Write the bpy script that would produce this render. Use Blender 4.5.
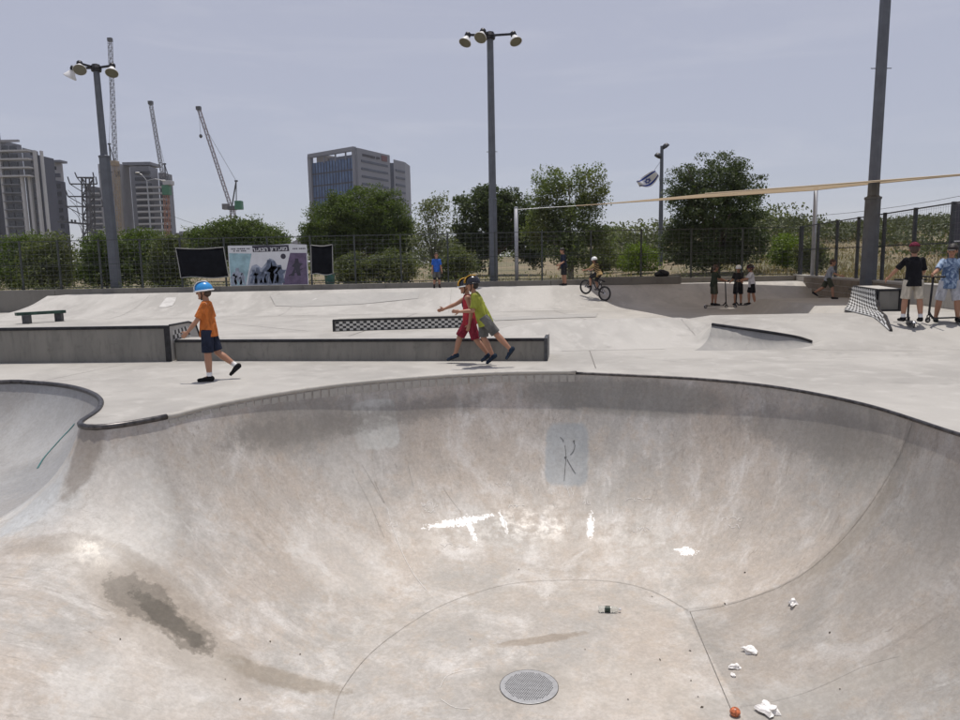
import bpy, math, random
import numpy as np
from mathutils import Vector, Matrix
from mathutils.geometry import delaunay_2d_cdt

R = math.radians
random.seed(7)
RNG = np.random.default_rng(11)
for o in list(bpy.data.objects):
    bpy.data.objects.remove(o)
SC = bpy.context.scene
COL = SC.collection

# ------------------------------------------------------------------ camera
FOC, PITCH, ROLL, EYE = 720.0, R(7.75), 0.019, 1.6
cam = bpy.data.cameras.new('camera')
cam.sensor_width = 36.0
cam.sensor_fit = 'HORIZONTAL'
cam.lens = FOC / 960.0 * 36.0
cam.clip_start, cam.clip_end = 0.05, 6000
cam_o = bpy.data.objects.new('camera', cam)
COL.objects.link(cam_o)
fw = Vector((0, math.cos(PITCH), -math.sin(PITCH)))
up = Vector((0, math.sin(PITCH), math.cos(PITCH)))
rt = Vector((1, 0, 0))
cr, sr = math.cos(ROLL), math.sin(ROLL)
cx_, cy_ = rt * cr - up * sr, rt * sr + up * cr
M = Matrix((cx_, cy_, -fw)).transposed().to_4x4()
M.translation = (0, 0, EYE)
cam_o.matrix_world = M
SC.camera = cam_o

# ------------------------------------------------------------------ sky, sun, exposure
SUN_EL, SUN_AZ = R(82.0), R(16)          # azimuth measured from +Y (view direction) towards +X
world = bpy.data.worlds.new('World')
SC.world = world
world.use_nodes = True
wn = world.node_tree
wn.nodes.clear()
w_out = wn.nodes.new('ShaderNodeOutputWorld')
w_bg = wn.nodes.new('ShaderNodeBackground')
w_sky = wn.nodes.new('ShaderNodeTexSky')
w_sky.sky_type = 'NISHITA'
w_sky.sun_disc = False
w_sky.sun_elevation = SUN_EL
w_sky.sun_rotation = SUN_AZ
w_sky.air_density = 1.0
w_sky.dust_density = 0.3
w_sky.ozone_density = 4.0
w_sky.altitude = 0
w_bg.inputs['Strength'].default_value = 0.095
# thin high cloud over the whole sky
w_geo = wn.nodes.new('ShaderNodeTexCoord')
w_map = wn.nodes.new('ShaderNodeMapping')
w_map.inputs['Scale'].default_value = (1.2, 1.6, 9.0)
w_map.inputs['Rotation'].default_value = (R(4), R(-7), R(20))
w_noise = wn.nodes.new('ShaderNodeTexNoise')
w_noise.inputs['Scale'].default_value = 2.3
w_noise.inputs['Detail'].default_value = 7
w_noise.inputs['Roughness'].default_value = 0.6
w_noise.inputs['Distortion'].default_value = 0.6
w_ramp = wn.nodes.new('ShaderNodeMapRange')
w_ramp.inputs['From Min'].default_value = 0.5
w_ramp.inputs['From Max'].default_value = 0.85
w_ramp.inputs['To Max'].default_value = 0.28
w_hsv = wn.nodes.new('ShaderNodeMix')          # even summer haze over the whole sky
w_hsv.data_type = 'RGBA'
w_hsv.inputs['Factor'].default_value = 0.72
w_hsv.inputs['B'].default_value = (5.55, 5.5, 6.35, 1)
w_mix = wn.nodes.new('ShaderNodeMix')
w_mix.data_type = 'RGBA'
w_mix.inputs['B'].default_value = (7.6, 7.6, 8.1, 1)
wn.links.new(w_geo.outputs['Generated'], w_map.inputs['Vector'])
wn.links.new(w_map.outputs['Vector'], w_noise.inputs['Vector'])
wn.links.new(w_noise.outputs['Fac'], w_ramp.inputs['Value'])
wn.links.new(w_sky.outputs['Color'], w_hsv.inputs['A'])
wn.links.new(w_hsv.outputs['Result'], w_mix.inputs['A'])
wn.links.new(w_ramp.outputs['Result'], w_mix.inputs['Factor'])
wn.links.new(w_mix.outputs['Result'], w_bg.inputs['Color'])
wn.links.new(w_bg.outputs['Background'], w_out.inputs['Surface'])

sun = bpy.data.lights.new('sun', 'SUN')
sun.energy = 3.6
sun.angle = R(0.55)
sun.color = (1.0, 0.94, 0.865)
sun_o = bpy.data.objects.new('sun', sun)
COL.objects.link(sun_o)
SUND = Vector((math.sin(SUN_AZ) * math.cos(SUN_EL), math.cos(SUN_AZ) * math.cos(SUN_EL), math.sin(SUN_EL)))
sun_o.rotation_euler = SUND.to_track_quat('Z', 'Y').to_euler()
sun_o.location = (0, 0, 40)

SC.render.engine = 'CYCLES'
SC.cycles.max_bounces = 4
SC.cycles.use_adaptive_sampling = True
SC.cycles.adaptive_threshold = 0.02
SC.cycles.diffuse_bounces = 3
SC.cycles.glossy_bounces = 2
SC.cycles.transparent_max_bounces = 6
SC.view_settings.view_transform = 'Standard'
SC.view_settings.look = 'None'
SC.view_settings.exposure = 0.0
SC.view_settings.gamma = 1.0
SC.view_settings.use_curve_mapping = False

# ------------------------------------------------------------------ layout helpers (survey of the place)
def ray(px, py):
    u, v = px - 480, 360 - py
    u, v = u * cr + v * sr, -u * sr + v * cr
    return np.array((u, math.cos(PITCH) * FOC + math.sin(PITCH) * v, -math.sin(PITCH) * FOC + math.cos(PITCH) * v))
def gz(px, py, z=0.0):
    r = ray(px, py); t = (z - EYE) / r[2]
    return Vector((r[0] * t, r[1] * t, z))
def at(px, py, Y):
    r = ray(px, py); t = Y / r[1]
    return Vector((r[0] * t, Y, EYE + r[2] * t))

# ------------------------------------------------------------------ mesh helpers
class MB:
    def __init__(s):
        s.v, s.f = [], []
    def add(s, vs, fs, Mx=None):
        n = len(s.v)
        for p in vs:
            p = Vector(p)
            s.v.append(tuple(Mx @ p) if Mx is not None else tuple(p))
        s.f += [tuple(i + n for i in f) for f in fs]
        return s
    def box(s, x0, x1, y0, y1, z0, z1, Mx=None):
        vs = [(x0,y0,z0),(x1,y0,z0),(x1,y1,z0),(x0,y1,z0),(x0,y0,z1),(x1,y0,z1),(x1,y1,z1),(x0,y1,z1)]
        return s.add(vs, [(0,3,2,1),(4,5,6,7),(0,1,5,4),(1,2,6,5),(2,3,7,6),(3,0,4,7)], Mx)
    def beam(s, a, b, w, h=None, upv=(0,0,1)):
        a, b = Vector(a), Vector(b); h = h or w
        d = (b - a).normalized(); u = Vector(upv)
        if abs(d.dot(u)) > .98: u = Vector((0,1,0))
        x = d.cross(u).normalized(); y = x.cross(d)
        vs = [p + x*sx*w/2 + y*sy*h/2 for p in (a, b) for sx, sy in ((-1,-1),(1,-1),(1,1),(-1,1))]
        return s.add(vs, [(3,2,1,0),(4,5,6,7),(0,1,5,4),(1,2,6,5),(2,3,7,6),(3,0,4,7)])
    def tube(s, pts, rad, n=8, cap=True, closed=False, lat=None):
        """rad: number, list of numbers or list of (lateral, deep) pairs"""
        pts = [Vector(p) for p in pts]; m = len(pts)
        if not hasattr(rad, '__len__'): rad = [rad] * m
        vs, prev = [], None
        for i, p in enumerate(pts):
            if closed: d = pts[(i+1) % m] - pts[i-1]
            else: d = pts[min(i+1, m-1)] - pts[max(i-1, 0)]
            if d.length < 1e-9: d = Vector((0,0,1))
            d.normalize()
            ref = Vector(lat) if lat is not None else (prev if prev is not None else (Vector((0,0,1)) if abs(d.z) < .9 else Vector((0,1,0))))
            x = ref - d * ref.dot(d)
            if x.length < 1e-6: x = d.orthogonal()
            x.normalize(); y = d.cross(x); prev = x
            r = rad[i]; ra, rb = r if hasattr(r, '__len__') else (r, r)
            for k in range(n):
                a = 2*math.pi*k/n
                vs.append(p + x*math.cos(a)*ra + y*math.sin(a)*rb)
        fs = []
        for i in range(m if closed else m-1):
            j = (i+1) % m
            for k in range(n):
                fs.append((i*n+k, i*n+(k+1)%n, j*n+(k+1)%n, j*n+k))
        if cap and not closed:
            fs.append(tuple(range(n-1, -1, -1))); fs.append(tuple(range((m-1)*n, m*n)))
        return s.add(vs, fs)
    def lathe(s, prof, n=16, Mx=None, cap=True):
        vs = [(r*math.cos(2*math.pi*k/n), r*math.sin(2*math.pi*k/n), z) for r, z in prof for k in range(n)]
        m = len(prof)
        fs = [(i*n+k, i*n+(k+1)%n, (i+1)*n+(k+1)%n, (i+1)*n+k) for i in range(m-1) for k in range(n)]
        if cap: fs += [tuple(range(n-1,-1,-1)), tuple(range((m-1)*n, m*n))]
        return s.add(vs, fs, Mx)
    def ell(s, c, rx, ry, rz, Mx=None, n=12, m=8):
        vs, fs = [(0,0,-1)], []
        for i in range(1, m):
            t = math.pi*i/m - math.pi/2
            for k in range(n):
                a = 2*math.pi*k/n
                vs.append((math.cos(t)*math.cos(a), math.cos(t)*math.sin(a), math.sin(t)))
        vs.append((0,0,1)); top = len(vs)-1
        for k in range(n):
            fs.append((0, 1+(k+1)%n, 1+k))
            fs.append((top, 1+(m-2)*n+k, 1+(m-2)*n+(k+1)%n))
        for i in range(m-2):
            for k in range(n):
                fs.append((1+i*n+k, 1+i*n+(k+1)%n, 1+(i+1)*n+(k+1)%n, 1+(i+1)*n+k))
        c = Vector(c); Q = Mx if Mx is not None else Matrix.Identity(3)
        return s.add([c + Q @ Vector((x*rx, y*ry, z*rz)) for x, y, z in vs], fs)
    def prism(s, poly, z0, z1, Mx=None):
        n = len(poly)
        vs = [(x, y, z0) for x, y in poly] + [(x, y, z1) for x, y in poly]
        fs = [tuple(range(n-1,-1,-1)), tuple(range(n, 2*n))] + [(k, (k+1)%n, n+(k+1)%n, n+k) for k in range(n)]
        return s.add(vs, fs, Mx)
    def build(s, name, m, parent=None, smooth=False, loc=None, bevel=0):
        me = bpy.data.meshes.new(name)
        me.from_pydata(s.v, [], s.f); me.update()
        if smooth: me.shade_smooth()
        o = bpy.data.objects.new(name, me); COL.objects.link(o)
        if m is not None: me.materials.append(MAT[m] if isinstance(m, str) else m)
        if parent is not None: o.parent = parent
        if loc is not None: o.location = loc
        if bevel:
            b = o.modifiers.new('bevel', 'BEVEL'); b.width = bevel; b.segments = 2; b.limit_method = 'ANGLE'
        return o
def np_mesh(name, V, F, m, parent=None, smooth=False):
    me = bpy.data.meshes.new(name)
    V = np.asarray(V, dtype=np.float32); F = np.asarray(F, dtype=np.int32); k = F.shape[1]
    me.vertices.add(len(V)); me.vertices.foreach_set('co', V.ravel())
    me.loops.add(F.size); me.loops.foreach_set('vertex_index', F.ravel())
    me.polygons.add(len(F)); me.polygons.foreach_set('loop_start', np.arange(0, F.size, k, dtype=np.int32))
    me.update(calc_edges=True)
    if smooth: me.shade_smooth()
    o = bpy.data.objects.new(name, me); COL.objects.link(o)
    me.materials.append(MAT[m] if isinstance(m, str) else m)
    if parent is not None: o.parent = parent
    return o
def link(name, me, parent, loc=None, rot=None, scale=None):
    o = bpy.data.objects.new(name, me); COL.objects.link(o)
    if parent is not None: o.parent = parent
    if loc is not None: o.location = loc
    if rot is not None: o.rotation_euler = rot
    if scale is not None: o.scale = scale
    return o
def empty(name, loc=(0,0,0), rz=0.0):
    o = bpy.data.objects.new(name, None); COL.objects.link(o)
    o.location = loc; o.rotation_euler = (0, 0, rz); o.empty_display_size = .1
    return o
def tag(o, label=None, cat=None, group=None, kind=None):
    if label: o['label'] = label
    if cat: o['category'] = cat
    if group: o['group'] = group
    if kind: o['kind'] = kind
    return o
def copy_tree(o, parent=None):
    c = o.copy(); COL.objects.link(c); c.parent = parent
    for ch in [k for k in o.children]: copy_tree(ch, c)
    return c

# ------------------------------------------------------------------ materials
MAT = {}
def nodes(name):
    m = bpy.data.materials.new(name); m.use_nodes = True
    nt = m.node_tree; b = nt.nodes['Principled BSDF']
    MAT[name] = m
    return m, nt, b
def nd(nt, t, **kw):
    n = nt.nodes.new(t)
    for k, v in kw.items():
        if k in n.inputs.keys(): n.inputs[k].default_value = v
        else: setattr(n, k, v)
    return n
def noise(nt, scale, detail=5, rough=.55, vec=None, dist=0.0):
    n = nd(nt, 'ShaderNodeTexNoise', Scale=scale, Detail=detail, Roughness=rough, Distortion=dist)
    if vec is not None: nt.links.new(vec, n.inputs['Vector'])
    return n.outputs['Fac']
def maprange(nt, val, a, b, c=0.0, d=1.0, smooth=True):
    n = nd(nt, 'ShaderNodeMapRange')
    if smooth: n.interpolation_type = 'SMOOTHSTEP'
    n.inputs['From Min'].default_value = a; n.inputs['From Max'].default_value = b
    n.inputs['To Min'].default_value = c; n.inputs['To Max'].default_value = d
    nt.links.new(val, n.inputs['Value'])
    return n.outputs['Result']
def mixc(nt, fac, a, b, mode='MIX'):
    n = nd(nt, 'ShaderNodeMix', data_type='RGBA', blend_type=mode)
    for sock, v in (('Factor', fac), ('A', a), ('B', b)):
        s = n.inputs[sock]
        if isinstance(v, (int, float)): s.default_value = v
        elif isinstance(v, tuple): s.default_value = v if len(v) == 4 else (*v, 1)
        else: nt.links.new(v, s)
    return n.outputs['Result']
def math_n(nt, op, a, b=0.0, c=None):
    n = nd(nt, 'ShaderNodeMath', operation=op)
    for i, v in enumerate((a, b) if c is None else (a, b, c)):
        if isinstance(v, (int, float)): n.inputs[i].default_value = v
        else: nt.links.new(v, n.inputs[i])
    return n.outputs[0]
def bump(nt, b, h, strength=.3, dist=.01):
    n = nd(nt, 'ShaderNodeBump', Strength=strength, Distance=dist)
    nt.links.new(h, n.inputs['Height']); nt.links.new(n.outputs['Normal'], b.inputs['Normal'])
def coords(nt, which='Object', scale=None):
    c = nt.nodes.new('ShaderNodeTexCoord').outputs[which]
    if scale is not None:
        mp = nd(nt, 'ShaderNodeMapping'); mp.inputs['Scale'].default_value = scale
        nt.links.new(c, mp.inputs['Vector']); c = mp.outputs['Vector']
    return c
def plain(name, col, rough=.6, metal=0.0, var=.12, scale=6.0, bmp=0.0, spec=.5):
    m, nt, b = nodes(name)
    v = coords(nt)
    f = noise(nt, scale, 5, .6, v)
    dark = tuple(c * (1 - var) for c in col); lite = tuple(min(1, c * (1 + var)) for c in col)
    nt.links.new(mixc(nt, maprange(nt, f, .3, .7), dark, lite), b.inputs['Base Color'])
    b.inputs['Roughness'].default_value = rough; b.inputs['Metallic'].default_value = metal
    b.inputs['Specular IOR Level'].default_value = spec
    if bmp: bump(nt, b, noise(nt, scale * 8, 4, .6, v), bmp, .01)
    return m
def concrete(name, a, b_, c, rough=.75, streak=(1,1,1), cracks=.0, sc=1.0, stainamt=.35, bmp=.25):
    m, nt, b = nodes(name)
    v = coords(nt, scale=streak)
    big = noise(nt, .5*sc, 4, .6, v, .4); mid = noise(nt, 2.6*sc, 5, .68, v, .2); fine = noise(nt, 38*sc, 3, .7, v)
    col = mixc(nt, maprange(nt, big, .36, .64), a, b_)
    col = mixc(nt, maprange(nt, mid, .48, .72, 0, .65), col, c)
    st = noise(nt, 1.1*sc, 5, .75, coords(nt), 1.0)
    col = mixc(nt, maprange(nt, st, .56, .74, 0, stainamt), col, tuple(x*.5 for x in a))
    col = mixc(nt, maprange(nt, fine, .3, .7, .93, 1.0), (.25,.24,.22), col)
    if cracks:
        vo = nd(nt, 'ShaderNodeTexVoronoi', feature='DISTANCE_TO_EDGE', Scale=.6)
        nt.links.new(coords(nt), vo.inputs['Vector'])
        cm = math_n(nt, 'MULTIPLY', maprange(nt, vo.outputs['Distance'], .0, .006, cracks, 0), maprange(nt, mid, .45, .6))
        col = mixc(nt, cm, col, (.12,.11,.1))
    nt.links.new(col, b.inputs['Base Color'])
    nt.links.new(maprange(nt, mid, .3, .7, rough-.12, rough+.12), b.inputs['Roughness'])
    b.inputs['Specular IOR Level'].default_value = .35
    bump(nt, b, fine, bmp, .004)
    return m
concrete('deck_concrete', (.405,.39,.362), (.325,.312,.29), (.465,.45,.425), .72, cracks=.0, stainamt=.5)
concrete('bank_concrete', (.43,.415,.388), (.345,.332,.31), (.49,.475,.45), .75, stainamt=.5, streak=(1.6,.6,1))
concrete('quarter_concrete', (.30,.29,.275), (.25,.245,.235), (.36,.345,.325), .7, streak=(3,1,1), stainamt=.5, sc=1.5)
concrete('patch_concrete', (.37,.36,.34), (.33,.322,.305), (.41,.395,.375), .75, sc=1.6)
concrete('stone_shaded', (.17,.145,.12), (.21,.18,.15), (.14,.12,.10), .9, sc=2)  # side wall blocks, the sail's shade mixed into their brown
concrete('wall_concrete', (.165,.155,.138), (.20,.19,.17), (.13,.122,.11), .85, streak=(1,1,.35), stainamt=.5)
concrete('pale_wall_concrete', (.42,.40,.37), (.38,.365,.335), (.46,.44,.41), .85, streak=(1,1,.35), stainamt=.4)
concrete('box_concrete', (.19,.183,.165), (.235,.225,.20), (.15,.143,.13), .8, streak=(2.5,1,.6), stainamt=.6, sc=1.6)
concrete('tile_concrete', (.40,.385,.35), (.46,.44,.40), (.33,.31,.28), .6, sc=3)
plain('black_steel', (.028,.028,.032), .42, .6, .3, 9)
plain('dark_steel', (.07,.072,.078), .5, .5, .25, 9)
plain('worn_steel', (.09,.085,.085), .38, .8, .4, 14)
plain('green_steel', (.025,.06,.045), .45, .3, .35, 9)
plain('galvanised', (.36,.37,.39), .45, .7, .15, 12)
plain('pole_grey', (.115,.125,.145), .5, .3, .12, 3)
plain('sail_post_grey', (.33,.34,.37), .5, .3, .1, 3)
plain('fence_grey', (.055,.062,.060), .55, .4, .2, 5)
plain('wire_grey', (.16,.165,.17), .6, .3, .2, 5)
plain('fence_dark', (.06,.065,.073), .55, .4, .2, 5)
plain('lamp_white', (.72,.72,.72), .35, 0, .05)
plain('lamp_glass', (.15,.145,.11), .25, 0, .1)
plain('groove', (.19,.18,.165), .9, 0, .3, 20)
plain('joint_mid', (.27,.25,.22), .9, 0, .4, 9)
plain('joint_pale', (.33,.315,.295), .9, 0, .3, 20)
plain('patch_pale', (.50,.49,.47), .85, 0, .12, 4)
plain('chalk', (.66,.645,.62), .9, 0, .15, 30)
plain('faded_ink', (.13,.135,.135), .8, 0, .4, 30)
plain('white_paint', (.82,.81,.79), .7, 0, .1, 20)
plain('drain_metal', (.36,.365,.375), .5, .25, .1, 20)
plain('hole_black', (.012,.012,.012), .9)
plain('tarp_black', (.007,.008,.011), .9, 0, .3, 4, 0, .1)
plain('tarp_edge', (.30,.30,.29), .8)
plain('sail_tan', (.46,.37,.255), .8, 0, .1, 2)
plain('skin', (.36,.185,.115), .5, 0, .06, 9)
plain('skin_tan', (.27,.135,.08), .5, 0, .06, 9)
plain('eye_dark', (.03,.02,.018), .3)
plain('lip', (.30,.10,.085), .5)
plain('hair_brown', (.055,.03,.018), .6, 0, .3, 60)
plain('hair_dark', (.014,.01,.009), .6, 0, .3, 60)
def cloth_mat(name, col):
    m, nt, b = nodes(name); v = coords(nt)
    f = noise(nt, 9, 3, .6, coords(nt, scale=(1,1,.45)), 1.2)
    nt.links.new(mixc(nt, maprange(nt, f, .35, .65), tuple(x*.72 for x in col), tuple(min(1,x*1.12) for x in col)), b.inputs['Base Color'])
    b.inputs['Roughness'].default_value = .9; b.inputs['Specular IOR Level'].default_value = .15
    bump(nt, b, f, .9, .05)
for n_, c_ in dict(orange=(.56,.17,.045), navy=(.022,.028,.05), red=(.42,.04,.055), crimson=(.23,.025,.045), lime=(.30,.325,.055),
                   lime_dark=(.17,.22,.035), grey_cloth=(.13,.13,.125), charcoal=(.03,.03,.033), blue=(.035,.12,.47), dark_green=(.035,.045,.032),
                   white_cloth=(.66,.65,.69), black_cloth=(.012,.012,.015), heather=(.30,.32,.36), olive=(.06,.065,.045), beige=(.52,.47,.39),
                   pale_grey=(.50,.51,.55), sky_cloth=(.30,.42,.58), denim=(.06,.11,.21), burgundy=(.13,.02,.04), sock=(.75,.75,.75), shoe_black=(.016,.016,.018),
                   shoe_navy=(.025,.04,.065), yellow=(.45,.32,.15)).items():
    cloth_mat(n_, c_)
plain('helmet_blue', (.03,.26,.62), .3, 0, .1)
plain('helmet_white', (.74,.76,.78), .3, 0, .05)
plain('helmet_black', (.014,.014,.02), .25, 0, .1)
plain('helmet_yellow', (.70,.38,.02), .35, 0, .1)
plain('rubber', (.014,.014,.014), .7, 0, .2, 20)
plain('bag_black', (.012,.012,.014), .75, 0, .4, 8, .4)
plain('teal_plastic', (.05,.17,.17), .5, 0, .2, 5)
plain('bark', (.10,.075,.055), .9, 0, .35, 8, .5)
plain('pale_bark', (.22,.19,.155), .9, 0, .35, 8, .5)
plain('crane_red', (.13,.075,.07), .6, 0, .2, 1)
plain('crane_yellow', (.33,.25,.16), .6, 0, .2, 1)
plain('crane_grey', (.15,.145,.15), .6, 0, .2, 1)
plain('crane_orange', (.34,.15,.08), .6, 0, .2, 1)
plain('crane_green', (.02,.16,.075), .6, 0, .2, 1)
plain('facade_light', (.30,.30,.325), .8, 0, .06, .2)
plain('facade_grey', (.17,.178,.205), .8, 0, .06, .2)
plain('facade_dark', (.055,.062,.09), .7, 0, .1, .2)
plain('facade_beige', (.30,.27,.24), .8, 0, .08, .2)
plain('slab_white', (.46,.46,.47), .8, 0, .05, .2)
plain('window_dark', (.03,.035,.045), .15, 0, .3, .3)
plain('office_frame', (.215,.225,.265), .6, 0, .05, .1)
plain('office_dark', (.035,.045,.075), .3, 0, .2, .2)
plain('sign_dark', (.05,.05,.065), .6)
plain('sign_red', (.15,.055,.06), .6)
plain('flag_white', (.78,.78,.80), .8, 0, .04)
plain('flag_blue', (.02,.055,.30), .8, 0, .1)
plain('banner_white', (.60,.61,.64), .7, 0, .05, 3)
plain('banner_teal', (.26,.40,.45), .7, 0, .25, 3)
plain('banner_blue', (.10,.125,.185), .7, 0, .35, 5)
plain('banner_mid', (.26,.29,.36), .7, 0, .3, 5)
plain('banner_purple', (.115,.085,.15), .7, 0, .25, 4)
plain('banner_ink', (.035,.032,.05), .7, 0, .2, 5)
plain('paper_white', (.80,.79,.78), .85, 0, .06, 30)
plain('apple_red', (.48,.14,.06), .35, 0, .6, 40)
plain('label_dark', (.012,.03,.02), .5)
plain('litter_dark', (.06,.045,.03), .9)
plain('chrome', (.55,.55,.57), .25, 1.0, .05)
# clear bottle plastic
m_, nt_, b_ = nodes('bottle_plastic')
b_.inputs['Base Color'].default_value = (.85,.88,.86,1); b_.inputs['Roughness'].default_value = .08
b_.inputs['Transmission Weight'].default_value = .85; b_.inputs['IOR'].default_value = 1.2
# office glazing
m_, nt_, b_ = nodes('office_glass')
v_ = coords(nt_)
nt_.links.new(mixc(nt_, maprange(nt_, noise(nt_, .35, 4, .6, v_), .35, .65), (.05,.095,.20), (.085,.15,.29)), b_.inputs['Base Color'])
b_.inputs['Roughness'].default_value = .3; b_.inputs['Metallic'].default_value = .15
# woven shade cloth lets part of the light through
m_, nt_, b_ = nodes('shade_cloth')
b_.inputs['Base Color'].default_value = (.50,.40,.28,1); b_.inputs['Roughness'].default_value = .85
t_ = nt_.nodes.new('ShaderNodeBsdfTranslucent'); t_.inputs['Color'].default_value = (.52,.41,.28,1)
x_ = nd(nt_, 'ShaderNodeMixShader'); x_.inputs['Fac'].default_value = .42
nt_.links.new(b_.outputs[0], x_.inputs[1]); nt_.links.new(t_.outputs[0], x_.inputs[2]); nt_.links.new(x_.outputs[0], nt_.nodes['Material Output'].inputs['Surface'])
# checker plate: black and white printed squares
def checker(name, scale, a, b2, rot=0.0):
    m, nt, b = nodes(name)
    uv = nt.nodes.new('ShaderNodeUVMap')
    mp = nd(nt, 'ShaderNodeMapping'); mp.inputs['Rotation'].default_value = (0, 0, rot)
    nt.links.new(uv.outputs['UV'], mp.inputs['Vector'])
    ck = nd(nt, 'ShaderNodeTexChecker', Scale=scale)
    nt.links.new(mp.outputs['Vector'], ck.inputs['Vector'])
    ck.inputs['Color1'].default_value = (*a, 1); ck.inputs['Color2'].default_value = (*b2, 1)
    wear = noise(nt, 5, 6, .7, coords(nt))
    nt.links.new(mixc(nt, maprange(nt, wear, .5, .75, 0, .55), ck.outputs['Color'], (.24,.235,.22)), b.inputs['Base Color'])
    b.inputs['Roughness'].default_value = .5
checker('checker_print', 1.0, (.02,.02,.022), (.52,.51,.48))
checker('checker_plate', 1.0, (.03,.031,.034), (.50,.51,.51), R(45))
# leaves
def leaf(name, a, b2, c, trans=.35):
    m, nt, b = nodes(name)
    g = nt.nodes.new('ShaderNodeNewGeometry')
    f = g.outputs['Random Per Island']
    big = noise(nt, .55, 3, .5, coords(nt))
    col = mixc(nt, f, a, b2); col = mixc(nt, maprange(nt, big, .45, .65, 0, .8), col, c)
    nt.links.new(col, b.inputs['Base Color']); b.inputs['Roughness'].default_value = .55
    b.inputs['Specular IOR Level'].default_value = .3
    t = nt.nodes.new('ShaderNodeBsdfTranslucent'); nt.links.new(mixc(nt, 1.0, col, (1.25,1.35,.55), 'MULTIPLY'), t.inputs['Color'])
    mx = nd(nt, 'ShaderNodeMixShader'); mx.inputs['Fac'].default_value = trans
    nt.links.new(b.outputs[0], mx.inputs[1]); nt.links.new(t.outputs[0], mx.inputs[2])
    nt.links.new(mx.outputs[0], nt.nodes['Material Output'].inputs['Surface'])
leaf('leaf_green', (.066,.10,.026), (.105,.145,.04), (.08,.105,.03), .38)
leaf('leaf_dark', (.05,.072,.03), (.085,.11,.05), (.062,.08,.036), .32)
leaf('leaf_grey', (.13,.15,.09), (.19,.205,.13), (.115,.135,.07))
leaf('leaf_loose', (.10,.135,.055), (.155,.185,.085), (.135,.145,.055), .4)
leaf('leaf_lime', (.11,.16,.02), (.15,.21,.035), (.09,.14,.02))
leaf('leaf_dull', (.085,.105,.045), (.125,.145,.065), (.10,.105,.05))
leaf('dry_grass', (.22,.175,.105), (.28,.225,.14), (.165,.145,.08), .3)
leaf('scrub_green', (.065,.08,.038), (.10,.115,.058), (.065,.075,.036), .25)
# faded tie-dye cotton
m_, nt_, b_ = nodes('tie_dye')
v_ = coords(nt_)
nt_.links.new(mixc(nt_, maprange(nt_, noise(nt_, 7, 3, .6, v_, 1.5), .40, .62), (.07,.12,.23), (.36,.46,.60)), b_.inputs['Base Color']); b_.inputs['Roughness'].default_value = .9
# soil / dry field
m_, nt_, b_ = nodes('dry_field')
v_ = coords(nt_)
c1 = mixc(nt_, maprange(nt_, noise(nt_, .08, 6, .6, v_), .4, .62), (.20,.16,.10), (.125,.12,.066))
c1 = mixc(nt_, maprange(nt_, noise(nt_, 1.2, 6, .7, v_), .45, .7, 0, .5), c1, (.24,.19,.12))
nt_.links.new(c1, b_.inputs['Base Color']); b_.inputs['Roughness'].default_value = .95
bump(nt_, b_, noise(nt_, 3, 8, .7, v_), .8, .1)

# ================================================================== THE BOWL
rim_px = [(0,382),(30,382.5),(60,385),(80,389),(95,395),(101,402),(97,411),(85,419),(77.5,424.5),(85,427.5),(110,426.5),(165,417),(220,404),
          (300,390),(380,380.5),(480,373.5),(560,372),(600,373),(700,378),(780,386.5),(860,402),(920,420),(960,433)]
RIM = [tuple(gz(*p)[:2]) for p in rim_px]
RIM += [(4.5,5.2),(4.55,3.6),(4.1,2.1),(2.6,1.35),(0,1.15),(-3,1.15),(-6,1.5),(-8.5,2.9),(-9.6,5.4),(-9.4,8.0),(-8.4,9.7)]
def catmull(P, step=.05, closed=True):
    P = [np.array(p, float) for p in P]; out = []; n = len(P)
    for i in range(n if closed else n-1):
        if closed: p0, p1, p2, p3 = P[i-1], P[i], P[(i+1)%n], P[(i+2)%n]
        else: p0, p1, p2, p3 = P[max(i-1,0)], P[i], P[i+1], P[min(i+2,n-1)]
        k = max(2, int(np.linalg.norm(p2-p1)/step))
        for j in range(k):
            t = j/k
            out.append(.5*((2*p1)+(-p0+p2)*t+(2*p0-5*p1+4*p2-p3)*t*t+(-p0+3*p1-3*p2+p3)*t**3))
    return np.array(out)
rimc = catmull(RIM, .06)
# resample evenly and smooth lightly
for _ in range(6): rimc = (np.roll(rimc,1,0)+2*rimc+np.roll(rimc,-1,0))/4
seg = np.linalg.norm(np.roll(rimc,-1,0)-rimc, axis=1); cum = np.concatenate([[0],np.cumsum(seg)]); RLEN = cum[-1]
NR = int(RLEN/.06); tt = np.linspace(0, RLEN, NR, endpoint=False)
cl = np.vstack([rimc, rimc[:1]])
rimc = np.stack([np.interp(tt, cum, cl[:,0]), np.interp(tt, cum, cl[:,1])], 1)
area = .5*np.sum(rimc[:,0]*np.roll(rimc[:,1],-1)-np.roll(rimc[:,0],-1)*rimc[:,1])
if area < 0: rimc = rimc[::-1].copy()
rt_t = np.roll(rimc,-1,0)-np.roll(rimc,1,0); rt_t /= np.linalg.norm(rt_t,axis=1)[:,None]
rim_n = np.stack([-rt_t[:,1], rt_t[:,0]], 1)             # points into the bowl (ccw outline)
def rim_dist(P):
    P = np.atleast_2d(P); out = np.empty(len(P)); A = rimc; B = np.roll(rimc,-1,0); AB = B-A; L2 = (AB**2).sum(1)
    for i in range(0, len(P), 4000):
        p = P[i:i+4000,None,:]
        t = np.clip(((p-A)*AB).sum(2)/L2, 0, 1)
        out[i:i+4000] = np.sqrt((((A+t[...,None]*AB)-p)**2).sum(2)).min(1)
    return out
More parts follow.
